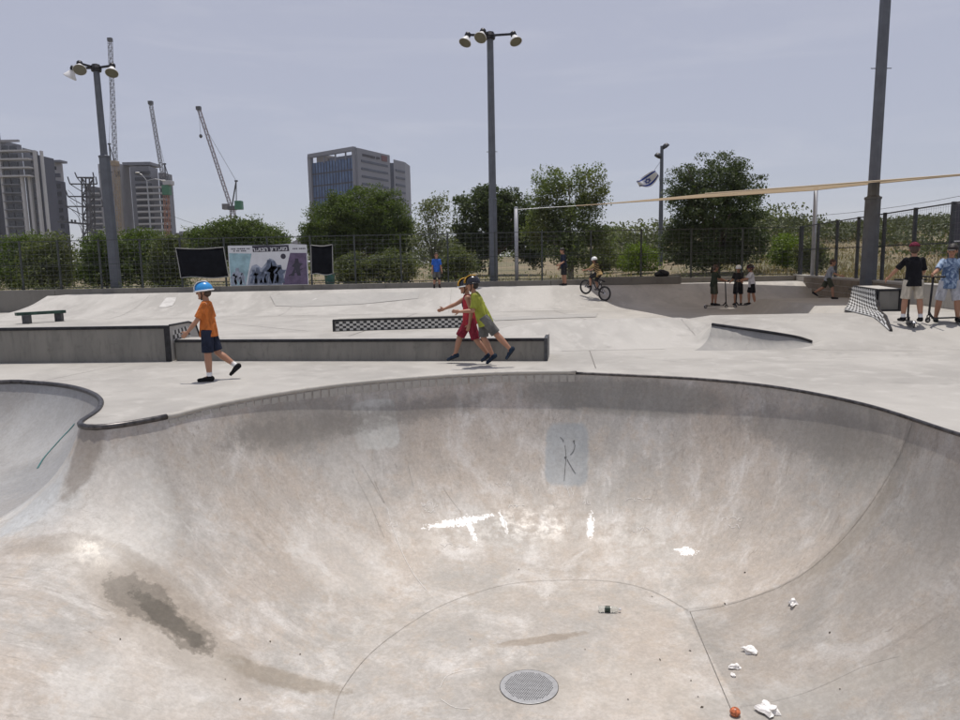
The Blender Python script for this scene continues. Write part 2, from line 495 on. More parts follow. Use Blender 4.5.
def inside_rim(P):
    P = np.atleast_2d(P); res = np.zeros(len(P), bool); A = rimc; B = np.roll(rimc,-1,0)
    for (x1,y1),(x2,y2) in zip(A,B):
        c = ((y1 > P[:,1]) != (y2 > P[:,1]))
        res ^= c & (P[:,0] < (x2-x1)*(P[:,1]-y1)/(y2-y1+1e-12)+x1)
    return res
def sstep(t):
    t = np.clip(t,0,1); return t*t*(3-2*t)
def floor_depth(x, y):
    return 1.02 + 1.18*sstep((x+4.5)/3.4)
def bowl_z(P, d=None):
    P = np.atleast_2d(P)
    if d is None: d = rim_dist(P)
    D = floor_depth(P[:,0], P[:,1]); L = .46+.86*D; Rr = (L*L+D*D)/(2*D)
    s = np.clip(L-d, 0, None)
    return -D + Rr - np.sqrt(np.maximum(Rr*Rr-s*s, 0))
FX, FY, FS = -9.9, .9, .05
_gx, _gy = np.meshgrid(np.arange(FX, 4.9, FS), np.arange(FY, 10.7, FS))
_gp = np.stack([_gx.ravel(), _gy.ravel()], 1)
FD = (rim_dist(_gp)*np.where(inside_rim(_gp), 1, -1)).reshape(_gx.shape)
def fz(P):
    """bowl height by interpolation of the distance field"""
    P = np.atleast_2d(P); u = np.clip((P[:,0]-FX)/FS, 0, FD.shape[1]-1.001); w = np.clip((P[:,1]-FY)/FS, 0, FD.shape[0]-1.001)
    i, j = u.astype(int), w.astype(int); u, w = u-i, w-j
    d = FD[j,i]*(1-u)*(1-w)+FD[j,i+1]*u*(1-w)+FD[j+1,i]*(1-u)*w+FD[j+1,i+1]*u*w
    return np.where(d > 0, bowl_z(P, np.maximum(d, 0)), 0.0)
def hit(px, py, lift=0.0):
    """where a line of sight meets the bowl surface"""
    r = ray(px, py); r = r/np.linalg.norm(r)
    t = np.arange(2.5, 14, .01); P = r[None,:]*t[:,None]; P[:,2] += EYE
    z = fz(P[:,:2]); k = np.argmax(P[:,2] <= z)
    q = P[k][:2]; zz = float(fz(q)[0]); e = .03
    nx = (fz(q+[e,0])[0]-fz(q-[e,0])[0])/(2*e); ny = (fz(q+[0,e])[0]-fz(q-[0,e])[0])/(2*e)
    n = Vector((-nx,-ny,1)).normalized()
    return Vector((q[0],q[1],zz))+n*lift, n

# ---- bowl material: weathered trowelled concrete with its patches, stains and some painted-in shade
m_, nt, b = nodes('bowl_concrete')
v = coords(nt)
vs_ = coords(nt, scale=(1,1,.3))
big = noise(nt, .55, 4, .6, v, .5); mid = noise(nt, 2.1, 6, .7, vs_, .4)
edge_noise = nd(nt, 'ShaderNodeTexNoise', Scale=6.5, Detail=6, Roughness=.72); nt.links.new(v, edge_noise.inputs['Vector'])
sep = nd(nt, 'ShaderNodeSeparateColor'); nt.links.new(edge_noise.outputs['Color'], sep.inputs[0])
n1, n2 = sep.outputs[0], sep.outputs[1]
fine = noise(nt, 48, 3, .7, v)
# coordinates that run round the bowl and down its wall: trowel marks and run-off follow the slope
sx = nd(nt, 'ShaderNodeSeparateXYZ'); nt.links.new(v, sx.inputs[0])
ax_ = math_n(nt, 'ARCTAN2', math_n(nt, 'SUBTRACT', sx.outputs[1], 6.2), math_n(nt, 'SUBTRACT', sx.outputs[0], .8))
cb = nd(nt, 'ShaderNodeCombineXYZ'); nt.links.new(math_n(nt, 'MULTIPLY', ax_, 14), cb.inputs[0]); nt.links.new(math_n(nt, 'MULTIPLY', sx.outputs[2], 1.3), cb.inputs[1])
pol = cb.outputs[0]
wall_m = maprange(nt, sx.outputs[2], -2.12, -1.7)
col = mixc(nt, maprange(nt, big, .36, .64), (.415,.37,.325), (.365,.348,.324))
col = mixc(nt, maprange(nt, mid, .46, .70, 0, .7), col, (.50,.48,.455))
col = mixc(nt, maprange(nt, n1, .46, .68, 0, .55), col, (.40,.34,.28))
col = mixc(nt, maprange(nt, n2, .53, .72, 0, .5), col, (.29,.27,.243))
big2 = noise(nt, 1.15, 4, .7, coords(nt, scale=(1,1,.6)), .8)
col = mixc(nt, maprange(nt, big2, .52, .70, 0, .45), col, (.30,.287,.265))
col = mixc(nt, maprange(nt, big2, .42, .30, 0, .55), col, (.55,.53,.505))
col = mixc(nt, maprange(nt, math_n(nt, 'MULTIPLY', mid, n2), .30, .42, 0, .45), col, (.57,.555,.53))
scr = noise(nt, 1.0, 5, .75, pol, 1.2)
col = mixc(nt, math_n(nt, 'MULTIPLY', wall_m, maprange(nt, scr, .54, .70, 0, .6)), col, (.265,.24,.21))
col = mixc(nt, math_n(nt, 'MULTIPLY', wall_m, maprange(nt, scr, .44, .30, 0, .5)), col, (.57,.55,.52))
scr2 = noise(nt, 4.5, 3, .7, pol, 2.0)
col = mixc(nt, math_n(nt, 'MULTIPLY', wall_m, maprange(nt, scr2, .62, .70, 0, .5)), col, (.19,.172,.15))
col = mixc(nt, maprange(nt, fine, .36, .66, .2, 0), col, (.20,.185,.16))
edge2 = nd(nt, 'ShaderNodeTexNoise', Scale=21, Detail=3, Roughness=.7); nt.links.new(v, edge2.inputs['Vector'])
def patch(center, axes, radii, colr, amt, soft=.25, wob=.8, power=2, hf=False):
    """a stain, repaint, painted-in shade or other change of tone: box/ellipse in its own axes with a ragged outline"""
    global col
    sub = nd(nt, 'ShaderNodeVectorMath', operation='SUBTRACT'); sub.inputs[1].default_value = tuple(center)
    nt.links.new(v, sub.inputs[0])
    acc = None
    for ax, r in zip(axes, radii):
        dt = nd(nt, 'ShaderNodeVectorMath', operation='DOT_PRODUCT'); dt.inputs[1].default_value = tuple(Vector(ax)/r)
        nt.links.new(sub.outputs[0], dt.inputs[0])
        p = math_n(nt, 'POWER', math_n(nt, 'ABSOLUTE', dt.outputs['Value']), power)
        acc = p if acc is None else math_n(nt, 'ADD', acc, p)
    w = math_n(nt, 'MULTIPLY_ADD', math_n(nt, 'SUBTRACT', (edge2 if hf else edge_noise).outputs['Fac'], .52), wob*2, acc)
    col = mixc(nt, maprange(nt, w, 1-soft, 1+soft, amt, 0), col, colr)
def surf_axes(n, a=0.0):
    t1 = Vector((0,0,1)).cross(n)
    if t1.length < .05: t1 = Vector((1,0,0))
    t1.normalize(); t2 = n.cross(t1)
    return (t1*math.cos(a)+t2*math.sin(a), -t1*math.sin(a)+t2*math.cos(a), n)
def px_patch(px, py, rx, ry, colr, amt, a=0.0, **k):
    c, n = hit(px, py)
    patch(c, surf_axes(n, a), (rx, ry, .35), colr, amt, **k)
def long_patch(pa, pb, hw, colr, amt, **k):
    A, n = hit(*pa); B, n2_ = hit(*pb); c = (A+B)/2; d = B-A; L = d.length/2; d.normalize(); n = (n+n2_).normalized()
    patch(c, (d, n.cross(d).normalized(), n), (L, hw, .45), colr, amt, **k)
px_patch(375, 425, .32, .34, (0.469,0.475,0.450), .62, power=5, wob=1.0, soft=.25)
px_patch(567, 456, .30, .46, (.27,.295,.31), .72, power=5, wob=.5, soft=.4)
long_patch((430,527), (488,517), .055, (.80,.79,.77), 1, wob=3.4, soft=.2, hf=True)
long_patch((466,516), (476,542), .035, (.80,.79,.77), .9, wob=3.4, soft=.2, hf=True)
long_patch((500,512), (507,532), .03, (.78,.77,.75), .9, wob=3.4, soft=.2, hf=True)
long_patch((591,515), (590,538), .04, (.78,.77,.75), .9, wob=3.4, soft=.2, hf=True)
long_patch((678,550), (696,553), .055, (.80,.79,.77), 1, wob=3.4, soft=.2, hf=True)
px_patch(120, 512, .5, .7, (0.575,0.562,0.528), .5, wob=.8, soft=.6)
px_patch(340, 560, .55, .7, (0.537,0.525,0.498), .3, wob=1.0, soft=.3, a=.5)
px_patch(350, 470, .35, .8, (0.388,0.370,0.342), .5, wob=1.0, soft=.5)
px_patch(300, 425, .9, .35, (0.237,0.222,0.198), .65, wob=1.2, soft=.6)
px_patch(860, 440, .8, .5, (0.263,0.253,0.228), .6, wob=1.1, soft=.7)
px_patch(620, 398, 1.7, .24, (0.213,0.204,0.180), .7, wob=.8, soft=.5)  # shadow band under the far lip, painted into the concrete colour
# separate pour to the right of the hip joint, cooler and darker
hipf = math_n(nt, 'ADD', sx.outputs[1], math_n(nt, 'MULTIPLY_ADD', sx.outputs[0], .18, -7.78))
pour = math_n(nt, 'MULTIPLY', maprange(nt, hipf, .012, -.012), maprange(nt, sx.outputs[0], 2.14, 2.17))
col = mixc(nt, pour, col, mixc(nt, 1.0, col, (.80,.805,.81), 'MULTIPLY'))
patch((-6.7,9.0,-.5), (Vector((1,0,0)),Vector((0,1,0)),Vector((0,0,1))), (2.5,1.9,1.2), (.235,.24,.245), .72, wob=.5, soft=.25, power=6)  # shadow side of the left pocket, painted as cooler darker grey
px_patch(529, 687, .42, .40, (.27,.25,.22), .5, wob=1.4, soft=.5)
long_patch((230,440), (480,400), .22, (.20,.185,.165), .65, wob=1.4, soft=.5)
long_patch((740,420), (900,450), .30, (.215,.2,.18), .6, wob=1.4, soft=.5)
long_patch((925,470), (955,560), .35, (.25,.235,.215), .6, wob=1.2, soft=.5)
long_patch((0,430), (75,450), .7, (.25,.255,.26), .75, wob=.6, soft=.5)  # more painted shade on the upper wall of the left pocket
long_patch((0,535), (60,480), .22, (.34,.36,.375), .6, wob=.8, soft=.4)
long_patch((110,545), (200,605), .10, (.27,.24,.205), .55, wob=1.4, soft=.5)  # shading along the left crease, painted as a soft dark line
long_patch((840,610), (958,545), .22, (.27,.25,.225), .6, wob=1.5, soft=.5)
long_patch((870,680), (958,640), .14, (.29,.27,.24), .55, wob=1.5, soft=.5)
px_patch(45, 430, .9, .6, (0.350,0.352,0.348), .6, wob=.5, soft=.5)  # grey tone standing in for shade on the left pocket wall
px_patch(40, 500, .5, .5, (0.450,0.469,0.468), .5, wob=.5, soft=.5)
px_patch(85, 450, .16, .5, (0.213,0.185,0.156), .75, wob=1.3, soft=.5)
long_patch((90,560), (250,685), .36, (0.275,0.235,0.192), .7, wob=1.4, soft=.6)
long_patch((215,655), (345,690), .12, (0.237,0.204,0.162), .75, wob=1.7, soft=.5)
long_patch((498,646), (582,634), .07, (0.250,0.210,0.168), .75, wob=1.9, soft=.45)
long_patch((0,552), (110,545), .12, (0.275,0.241,0.204), .6, wob=1.2, soft=.5)  # ridge shading painted in where the crease leaves the left edge
long_patch((800,582), (893,480), .14, (0.263,0.235,0.198), .65, wob=1.3, soft=.5)
long_patch((690,708), (900,660), .20, (0.312,0.296,0.270), .5, wob=1.6, soft=.6)
px_patch(620, 690, .7, .5, (0.425,0.389,0.342), .35, wob=.8, soft=.7)
px_patch(150, 690, .9, .6, (0.575,0.562,0.528), .25, wob=1.1, soft=.5)
vo = nd(nt, 'ShaderNodeTexVoronoi', feature='DISTANCE_TO_EDGE', Scale=5.0); va = nd(nt, 'ShaderNodeVectorMath', operation='MULTIPLY_ADD'); va.inputs[1].default_value = (.25,.25,.25)
nt.links.new(edge_noise.outputs['Color'], va.inputs[0]); nt.links.new(v, va.inputs[2]); nt.links.new(va.outputs[0], vo.inputs['Vector'])
crz = math_n(nt, 'MULTIPLY', maprange(nt, vo.outputs['Distance'], 0, .022, .45, 0), maprange(nt, big2, .50, .40))
col = mixc(nt, crz, col, (.24,.215,.185))          # fine crazing of the old surface
long_patch((112,580), (168,618), .20, (.15,.132,.108), .75, wob=2.6, soft=.35)
long_patch((150,602), (214,655), .17, (.15,.13,.104), .75, wob=2.6, soft=.35)
long_patch((135,592), (205,648), .10, (.085,.075,.06), .75, wob=2.2, soft=.35)
col = mixc(nt, 1.0, col, mixc(nt, maprange(nt, math_n(nt, 'MULTIPLY_ADD', math_n(nt, 'SUBTRACT', mid, .5), .9, edge2.outputs['Fac']), .28, .72), (1.03,1.03,1.03), (1.22,1.225,1.235)), 'MULTIPLY')
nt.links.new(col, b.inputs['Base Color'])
nt.links.new(maprange(nt, n1, .35, .65, .36, .62), b.inputs['Roughness'])
b.inputs['Specular IOR Level'].default_value = .4
bump(nt, b, fine, .3, .004)

# ---- bowl mesh
pts = [tuple(p) for p in rimc]
edges = [(i, (i+1) % NR) for i in range(NR)]
dvals = [0.0]*NR
for dd in (.012,.03,.055,.09,.135,.19,.255):
    ring = rimc + rim_n*dd
    dr = rim_dist(ring)
    keep = (np.abs(dr-dd) < .004)
    ring = ring[keep]
    pts += [tuple(p) for p in ring]; dvals += [dd]*len(ring)
gx, gy = np.meshgrid(np.arange(-9.8,4.8,.075), np.arange(1.0,10.6,.075))
gy = gy + (np.arange(gx.shape[1]) % 2)[None,:]*.0375
G = np.stack([gx.ravel(), gy.ravel()],1)
G = G[inside_rim(G)]
dg = rim_dist(G); kk = dg > .30
G, dg = G[kk], dg[kk]
pts += [tuple(p) for p in G]; dvals += list(dg)
res = delaunay_2d_cdt([Vector(p) for p in pts], edges, [], 1, 1e-5)
V2 = np.array([tuple(p) for p in res[0]])
dv = np.zeros(len(V2))
for i, orig in enumerate(res[3]):
    dv[i] = dvals[orig[0]] if orig else rim_dist(V2[i])[0]
Z2 = bowl_z(V2, dv)
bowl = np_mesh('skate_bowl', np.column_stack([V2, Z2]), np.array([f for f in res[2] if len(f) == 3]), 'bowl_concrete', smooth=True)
tag(bowl, kind='structure')

# ================================================================== DECK AND BANKS
def wall_x(y): return 7.95 + .155*y
def deck_h(x, y):
    x = np.asarray(x, float); y = np.asarray(y, float)
    t = np.clip((y-23.3)/3.7, 0, 1)
    s = np.clip((x+17.6)/1.5, 0, 1)**1.4
    z = .65*t**2.1*s
    # low bank behind the long ledge
    rise = np.clip((y-12.75)/2.5, 0, 1); fall = np.clip((17.2-y)/1.8, 0, 1)
    sx = sstep((x+1.2)/3.0)*sstep((8.4-x)/.6+1.0*(y < 0))
    z = z + .35*np.minimum(rise, fall)*sx*(x < 4.5)
    # raised deck on the right with its platform
    r2 = np.clip((y-12.2)/1.9, 0, 1)*np.clip(.25+(x-4.4)/.5,0,1)
    plat = np.where(x > 8.1, 1.0, np.clip((17.0-y)/1.5, 0, 1))
    z = z + np.where(x >= 4.5, .37*np.minimum(r2, plat), 0)*np.where(x > 8.1, np.clip((22.5-y)/1.2, 0, 1), 1)
    return z
OUT = [(-26,-4),(wall_x(-4),-4),(wall_x(28),28),(-26,28)]
P3, E3, Z3 = [], [], []
def addline(L, closed=False):
    n0 = len(P3)
    for x, y, z in L:
        P3.append((x,y)); Z3.append(z)
    k = len(L)
    for i in range(k if closed else k-1): E3.append((n0+i, n0+(i+1) % k))
bound = []
for i in range(4):
    a, c = np.array(OUT[i]), np.array(OUT[(i+1)%4]); n = int(np.linalg.norm(c-a)/.5)
    for j in range(n):
        p = a+(c-a)*j/n; bound.append((p[0],p[1],float(deck_h(p[0],p[1]))))
addline(bound, True)
addline([(x,y,0) for x,y in rimc], True)
# quarter pipe on the left edge of the raised deck: coping line, face rows, foot line
cop = [gz(712,324.5,.385), gz(745,329,.33), gz(775,333.5,.245), gz(800,338,.13), gz(815,343,.02)]
foot = [gz(694,350.5,0), gz(735,350.5,0), gz(775,349.5,0), gz(803,347.5,0), gz(815.6,344.5,0)]
copc = catmull([tuple(p) for p in cop], .12, False); fooc = catmull([tuple(p) for p in foot], .12, False)
K = 16
cs = np.array([copc[int(i*(len(copc)-1)/(K-1))] for i in range(K)]); fs_ = np.array([fooc[int(i*(len(fooc)-1)/(K-1))] for i in range(K)])
rows = []
for j in range(8):
    t = j/7; row = fs_+(cs-fs_)*t; row[:,2] = fs_[:,2]+(cs[:,2]-fs_[:,2])*(1-math.sqrt(max(0,1-t*t))*1.0 if t < 1 else 1)
    rows.append(row)
QP = np.vstack([fs_, cs[::-1]])
def in_poly(P, poly):
    P = np.atleast_2d(P); res = np.zeros(len(P), bool); A = poly[:,:2]; B = np.roll(A,-1,0)
    for (x1,y1),(x2,y2) in zip(A,B):
        c = ((y1 > P[:,1]) != (y2 > P[:,1])); res ^= c & (P[:,0] < (x2-x1)*(P[:,1]-y1)/(y2-y1+1e-12)+x1)
    return res
for row in rows: addline([tuple(p) for p in row])
lip = cs.copy(); dirn = cs-fs_; dirn[:,2] = 0; dirn /= np.linalg.norm(dirn,axis=1)[:,None]
lip = cs+dirn*.03; lip[:,2] = cs[:,2]+.002
addline([tuple(p) for p in lip])
# hip line between the low bank and the quarter pipe
# crest lines and grid samples of the rolling part
for yy in (12.75,):
    addline([(x, yy, float(deck_h(x,yy))) for x in np.arange(-1.2,3.5,.4)])
crest = [(x, 15.25, float(deck_h(x,15.25))) for x in np.arange(-1.2,4.6,.3)]
addline(crest)
addline([(x, 27.0, .65) for x in np.arange(-16.1, wall_x(27)-.1, .6)])
gx, gy = np.meshgrid(np.arange(-25.7,13,.33), np.arange(11.2,27.9,.33))
G = np.stack([gx.ravel(), gy.ravel()],1)
ok = (G[:,0] < wall_x(G[:,1])-.12) & ~in_poly(G, QP)
dq = np.min(np.linalg.norm(G[:,None,:]-np.vstack([r[:,:2] for r in rows+[lip]])[None],axis=2),axis=1)
ok &= (dq > .14) & ~((G[:,1] < 22.5) & (G[:,0] < -1.6))
G = G[ok]
for x, y in G: P3.append((x,y)); Z3.append(float(deck_h(x,y)))
res = delaunay_2d_cdt([Vector(p) for p in P3], E3, [], 1, 1e-4)
V2 = np.array([tuple(p) for p in res[0]]); zz = np.zeros(len(V2))
for i, orig in enumerate(res[3]):
    zz[i] = Z3[orig[0]] if orig else float(deck_h(*V2[i]))
T = np.array([f for f in res[2] if len(f) == 3])
cen = V2[T].mean(1)
inb = inside_rim(cen)
T = T[~inb]
deck = np_mesh('skate_park_deck', np.column_stack([V2, zz]), T, 'deck_concrete')
deck.data.materials.append(MAT['quarter_concrete']); deck.data.materials.append(MAT['bank_concrete'])
cen = V2[T].mean(1); mi = np.zeros(len(T), np.int32)
mi[(cen[:,1] > 23.3) & (cen[:,0] > -17.6)] = 2
mi[(cen[:,1] > 12.75) & (cen[:,1] < 15.25) & (cen[:,0] > -1.0) & (cen[:,0] < 4.3)] = 2
mi[in_poly(cen, QP)] = 1
deck.data.polygons.foreach_set('material_index', mi)
tag(deck, kind='structure')
def deck_z(x, y):
    return float(deck_h(x, y))
# small weathered joints in the deck
def strip(name, P, w, m, parent, lift=.004):
    mb = MB(); P = [Vector(p) for p in P]; vs = []
    for i, p in enumerate(P):
        d = (P[min(i+1,len(P)-1)]-P[max(i-1,0)]); d.z = 0; d.normalize(); s = Vector((-d.y,d.x,0))*w/2
        vs += [p+s+Vector((0,0,lift)), p-s+Vector((0,0,lift))]
    mb.add(vs, [(2*i,2*i+1,2*i+3,2*i+2) for i in range(len(P)-1)])
    return mb.build(name, m, parent)
def deck_line(name, a, c, w=.018, m='groove', n=14):
    P = [Vector((a[0]+(c[0]-a[0])*i/n, a[1]+(c[1]-a[1])*i/n, 0)) for i in range(n+1)]
    for p in P: p.z = deck_z(p.x, p.y)
    return strip(name, P, w, m, deck, .006)
deck_line('slab_joint', (1.45,12.72), (3.75,12.72)); deck_line('slab_joint', (1.95,12.7), (1.72,10.6), .014)
deck_line('slab_joint', (4.05,12.85), (4.25,15.1), .02, 'joint_pale')
deck_line('slab_joint', (-20,15.6), (-1.5,15.6), .02, 'joint_pale'); deck_line('slab_joint', (-9,23.2), (4,23.2), .02, 'groove')
for x in (-12,-6.5,-1.0): deck_line('slab_joint', (x,23.3), (x*1.02,26.9), .018, 'joint_pale')
deck_line('slab_joint', (5.2,12.4), (9.2,11.2), .012, 'joint_pale'); deck_line('slab_joint', (-6,12.1), (-6.4,10.3), .012, 'joint_pale')

deck_line('slab_joint', (-11.5,15.8), (-8.2,21.5), .02, 'joint_pale'); deck_line('slab_joint', (-8.2,21.5), (-4.2,17.6), .02, 'joint_pale'); deck_line('slab_joint', (-8.2,21.5), (-14.5,21.9), .02, 'chalk')
deck_line('slab_joint', (-3,15.7), (-2.0,23.2), .018, 'groove'); deck_line('slab_joint', (3.2,17.4), (2.4,23.2), .018, 'joint_pale'); deck_line('slab_joint', (-13,15.7), (-15.5,23.2), .018, 'joint_pale')
def repair(pxs, Yl, m):
    P_ = [at(px,py,Yq) for (px,py),Yq in zip(pxs,Yl)]; vs = []
    for p_ in P_: vs.append((p_.x,p_.y,deck_z(p_.x,p_.y)+.012))
    c_ = np.mean(np.array(vs),0); c_[2] = deck_z(c_[0],c_[1])+.014
    MB().add(vs+[tuple(c_)],[(k,(k+1)%len(vs),len(vs)) for k in range(len(vs))]).build('repair_patch',m,deck)
repair([(306,300),(318,294),(333,293),(331,297),(322,299),(314,302)], (25.6,26.4,26.4,26.1,25.7,25.5), 'patch_pale')
repair([(158,299),(162,296),(166,294),(176,293.5),(175,296),(172,298),(165,299.5)], (25.5,26.1,26.6,26.6,26.2,25.7,25.5), 'patch_pale')
repair([(270,292),(300,291),(420,290),(418,296),(360,300),(300,302),(275,300)], (26.6,26.7,26.7,26.0,25.4,25.2,25.4), 'patch_concrete')
repair([(492,318),(560,315),(598,314),(596,319),(540,321),(495,323)], (20.6,21.4,21.6,20.2,20.0,19.6), 'patch_concrete')
# ---- joints, coping, tiles, drain and painted marks of the bowl
def bowl_line(name, pxs, w, m='groove', lift=.006, step=.05, parent=bowl):
    P = [hit(x,y)[0] for x,y in pxs]
    C = catmull([tuple(p) for p in P], step, False)
    C[:,2] = fz(C[:,:2])
    vs = []; mb = MB()
    for i, p in enumerate(C):
        d = C[min(i+1,len(C)-1)]-C[max(i-1,0)]; d = Vector(d).normalized(); e = .02; q = p[:2]
        n = Vector((-(fz(q+[e,0])[0]-fz(q-[e,0])[0])/(2*e), -(fz(q+[0,e])[0]-fz(q-[0,e])[0])/(2*e), 1)).normalized()
        s = d.cross(n).normalized()*w/2; pv = Vector(p)+n*lift
        vs += [pv+s, pv-s]
    mb.add(vs, [(2*i,2*i+1,2*i+3,2*i+2) for i in range(len(C)-1)])
    return mb.build(name, m, parent)
bowl_line('floor_joint', [(333,719),(342,690),(375,650),(430,612),(480,592),(530,582),(600,581),(650,591),(690,612)], .0045, 'joint_mid')
bowl_line('floor_joint', [(690,612),(712,665),(735,719)], .007)
bowl_line('wall_joint', [(690,612),(745,600),(800,576),(845,537),(880,490),(903,450),(915,421)], .005, 'joint_mid')
bowl_line('wall_joint', [(740,707),(800,695),(860,668),(905,655)], .0025, 'joint_pale')
bowl_line('wall_joint', [(387,508),(395,535),(412,572),(428,592)], .006, 'chalk')
bowl_line('wall_joint', [(352,470),(370,505),(385,540)], .0025, 'joint_mid')
bowl_line('crack', [(362,466),(372,482),(385,505)], .003, 'joint_mid'); bowl_line('crack', [(374,480),(386,506)], .0035, 'joint_mid')
bowl_line('crack', [(443,488),(455,505),(463,515)], .003, 'joint_mid'); bowl_line('crack', [(408,465),(414,490)], .003, 'joint_mid')
bowl_line('paint_line', [(75,424),(60,440),(45,457),(37,470)], .03, 'teal_plastic')

def rim_sub(p0, p1):
    """piece of the outline between two rim points, in the order p0 -> p1 (counter-clockwise outline, walk backwards)"""
    i0 = int(np.argmin(np.linalg.norm(rimc-np.array(p0[:2]),axis=1))); i1 = int(np.argmin(np.linalg.norm(rimc-np.array(p1[:2]),axis=1)))
    out = [i0]; i = i0
    while i != i1:
        i = (i-1) % NR; out.append(i)
    return out
ia = rim_sub((-9.6,5.4), gz(165,417)); ib = rim_sub(gz(165,417), gz(575,372.3)); ic = rim_sub(gz(575,372.3), (4.5,3.6))
def coping(idx, r, m, inn, z):
    mb = MB(); mb.tube([(*(rimc[i]+rim_n[i]*inn), z) for i in idx[::2]+[idx[-1]]], r, 10)
    return mb.build('coping_pipe', m, bowl, True)
coping(ia, .032, 'worn_steel', -.004, -.002)
coping(ic, .020, 'worn_steel', .0, -.016)
# rounded concrete nosing over the tile course
mb = MB(); mb.tube([(*(rimc[i]+rim_n[i]*.0), -.004) for i in ib[::2]+[ib[-1]]], [(.028,.024)]*len(ib[::2]+[ib[-1]]), 8, lat=(0,0,1))
mb.build('coping_nosing', 'tile_concrete', bowl, True)
tm = MB(); tm.box(-.046,.046,-.012,.012,-.05,.05)
tile_me = None; arc = 0.0; last = None
for k in range(1, len(ib)):
    arc += float(np.linalg.norm(rimc[ib[k]]-rimc[ib[k-1]]))
    if last is None or arc-last >= .105:
        last = arc; i = ib[k]; p = rimc[i]+rim_n[i]*.006; a = math.atan2(rt_t[i][1], rt_t[i][0])
        if tile_me is None:
            o = tm.build('coping_tile', 'tile_concrete', bowl); tile_me = o.data
            o.location = (p[0],p[1],-.092); o.rotation_euler = (0,0,a)
        else:
            o = link('coping_tile', tile_me, bowl, (p[0],p[1],-.092+random.uniform(-.002,.002)), (random.uniform(-.04,.04)+.0, random.uniform(-.02,.02), a+random.uniform(-.03,.03)))
# painted marks on the wall (thin paint strokes)
for pts_ in ([(565,446),(566,458),(565,470),(564,484)], [(560,438),(563,441),(564,444)], [(573,441),(575,446),(573,453),(568,458)], [(567,460),(571,467),(577,476)]):
    bowl_line('paint_letter', pts_, .009, 'faded_ink', .007)
bowl_line('paint_dash', [(565,457),(567,460)], .035, 'faded_ink', .008); bowl_line('paint_dash', [(574,441),(575,443)], .02, 'faded_ink', .008)
def scribble(x0, y0, w, h, n, seed, wd=.006):
    rr = random.Random(seed); n = n*2-1; pts_ = [(x0+w*i/(n-1)+rr.uniform(-.8,.8), y0+rr.choice((-1,1))*rr.uniform(.2,.5)*h) for i in range(n)]
    for q0 in range(0, n-1, 2): bowl_line('chalk_mark', pts_[q0:q0+3] if len(pts_[q0:q0+3]) > 1 else pts_[-2:], min(wd,.006), 'chalk', .006, .03)
scribble(422,505,16,6,9,1); scribble(424,511,12,4,7,2); scribble(386,525,12,4,7,3); scribble(440,546,30,4,8,4,.008)
scribble(508,507,16,3,8,5); scribble(495,485,18,4,6,6,.007); scribble(566,492,8,10,6,7); scribble(583,503,8,5,5,8)
bowl_line('chalk_mark', [(566,486),(569,494),(571,499)], .006, 'chalk'); bowl_line('chalk_mark', [(504,517),(507,535)], .008, 'chalk')
bowl_line('chalk_mark', [(565,513),(568,535)], .005, 'chalk'); bowl_line('chalk_mark', [(513,516),(516,527)], .005, 'chalk')
bowl_line('chalk_mark', [(612,508),(614,518)], .007, 'chalk')
scribble(722,520,24,5,9,9,.010); scribble(725,527,16,4,7,10,.010); scribble(626,500,26,3,8,11,.008); scribble(633,530,20,6,7,12,.008)
mb = MB(); ring = []
c0, _ = hit(470,683)
bowl_line('chalk_ring', [(440,688),(448,676),(470,670),(490,669)], .004, 'chalk'); bowl_line('chalk_ring', [(441,700),(455,708),(475,709)], .004, 'chalk')

# drain cover
dc, _ = hit(529,687)
drain = tag(empty('drain_cover', (dc.x, dc.y, float(bowl_z(dc[:2])[0])+.003)), 'round grey perforated metal drain cover set in the bowl floor', 'drain cover')
MB().lathe([(.0,0),(.262,0),(.262,.003),(.258,.005),(.0,.005)], 48, cap=False).build('plate', 'drain_metal', drain)
mh = MB()
for i in range(-11,12):
    for j in range(-12,13):
        x, y = i*.021+(j%2)*.0105, j*.0185
        if x*x+y*y < .215**2:
            mh.add([(x+.0062*math.cos(a*math.pi/3), y+.0062*math.sin(a*math.pi/3), .0062) for a in range(6)], [(0,1,2,3,4,5)])
tag(mh.build('perforations', 'hole_black', drain), kind='stuff')
MB().lathe([(.262,0.001),(.266,0.001),(.266,.003),(.262,.003)], 48, cap=False).build('rim_gap', 'hole_black', drain)


# ================================================================== WALLS, LEDGES AND RAMPS OF THE PARK
WT = .85
def uv_quad(me, sx, sy):
    """planar uv from the first two coordinates of the construction grid stored as vertex order (rows x cols)"""
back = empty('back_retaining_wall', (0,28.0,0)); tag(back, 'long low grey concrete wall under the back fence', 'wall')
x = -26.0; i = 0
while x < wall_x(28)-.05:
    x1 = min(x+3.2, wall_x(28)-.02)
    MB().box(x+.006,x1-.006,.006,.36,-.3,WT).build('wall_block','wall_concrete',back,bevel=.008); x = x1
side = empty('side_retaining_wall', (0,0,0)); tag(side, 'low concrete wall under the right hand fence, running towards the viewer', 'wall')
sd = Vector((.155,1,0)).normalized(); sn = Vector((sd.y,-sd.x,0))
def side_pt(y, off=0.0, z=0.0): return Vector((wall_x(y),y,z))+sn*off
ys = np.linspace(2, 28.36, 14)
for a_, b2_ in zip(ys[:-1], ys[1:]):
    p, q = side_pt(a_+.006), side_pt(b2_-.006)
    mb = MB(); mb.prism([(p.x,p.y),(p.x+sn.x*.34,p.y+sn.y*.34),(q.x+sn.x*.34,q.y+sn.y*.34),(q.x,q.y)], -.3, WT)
    mb.build('wall_block', 'pale_wall_concrete', side, bevel=.008)
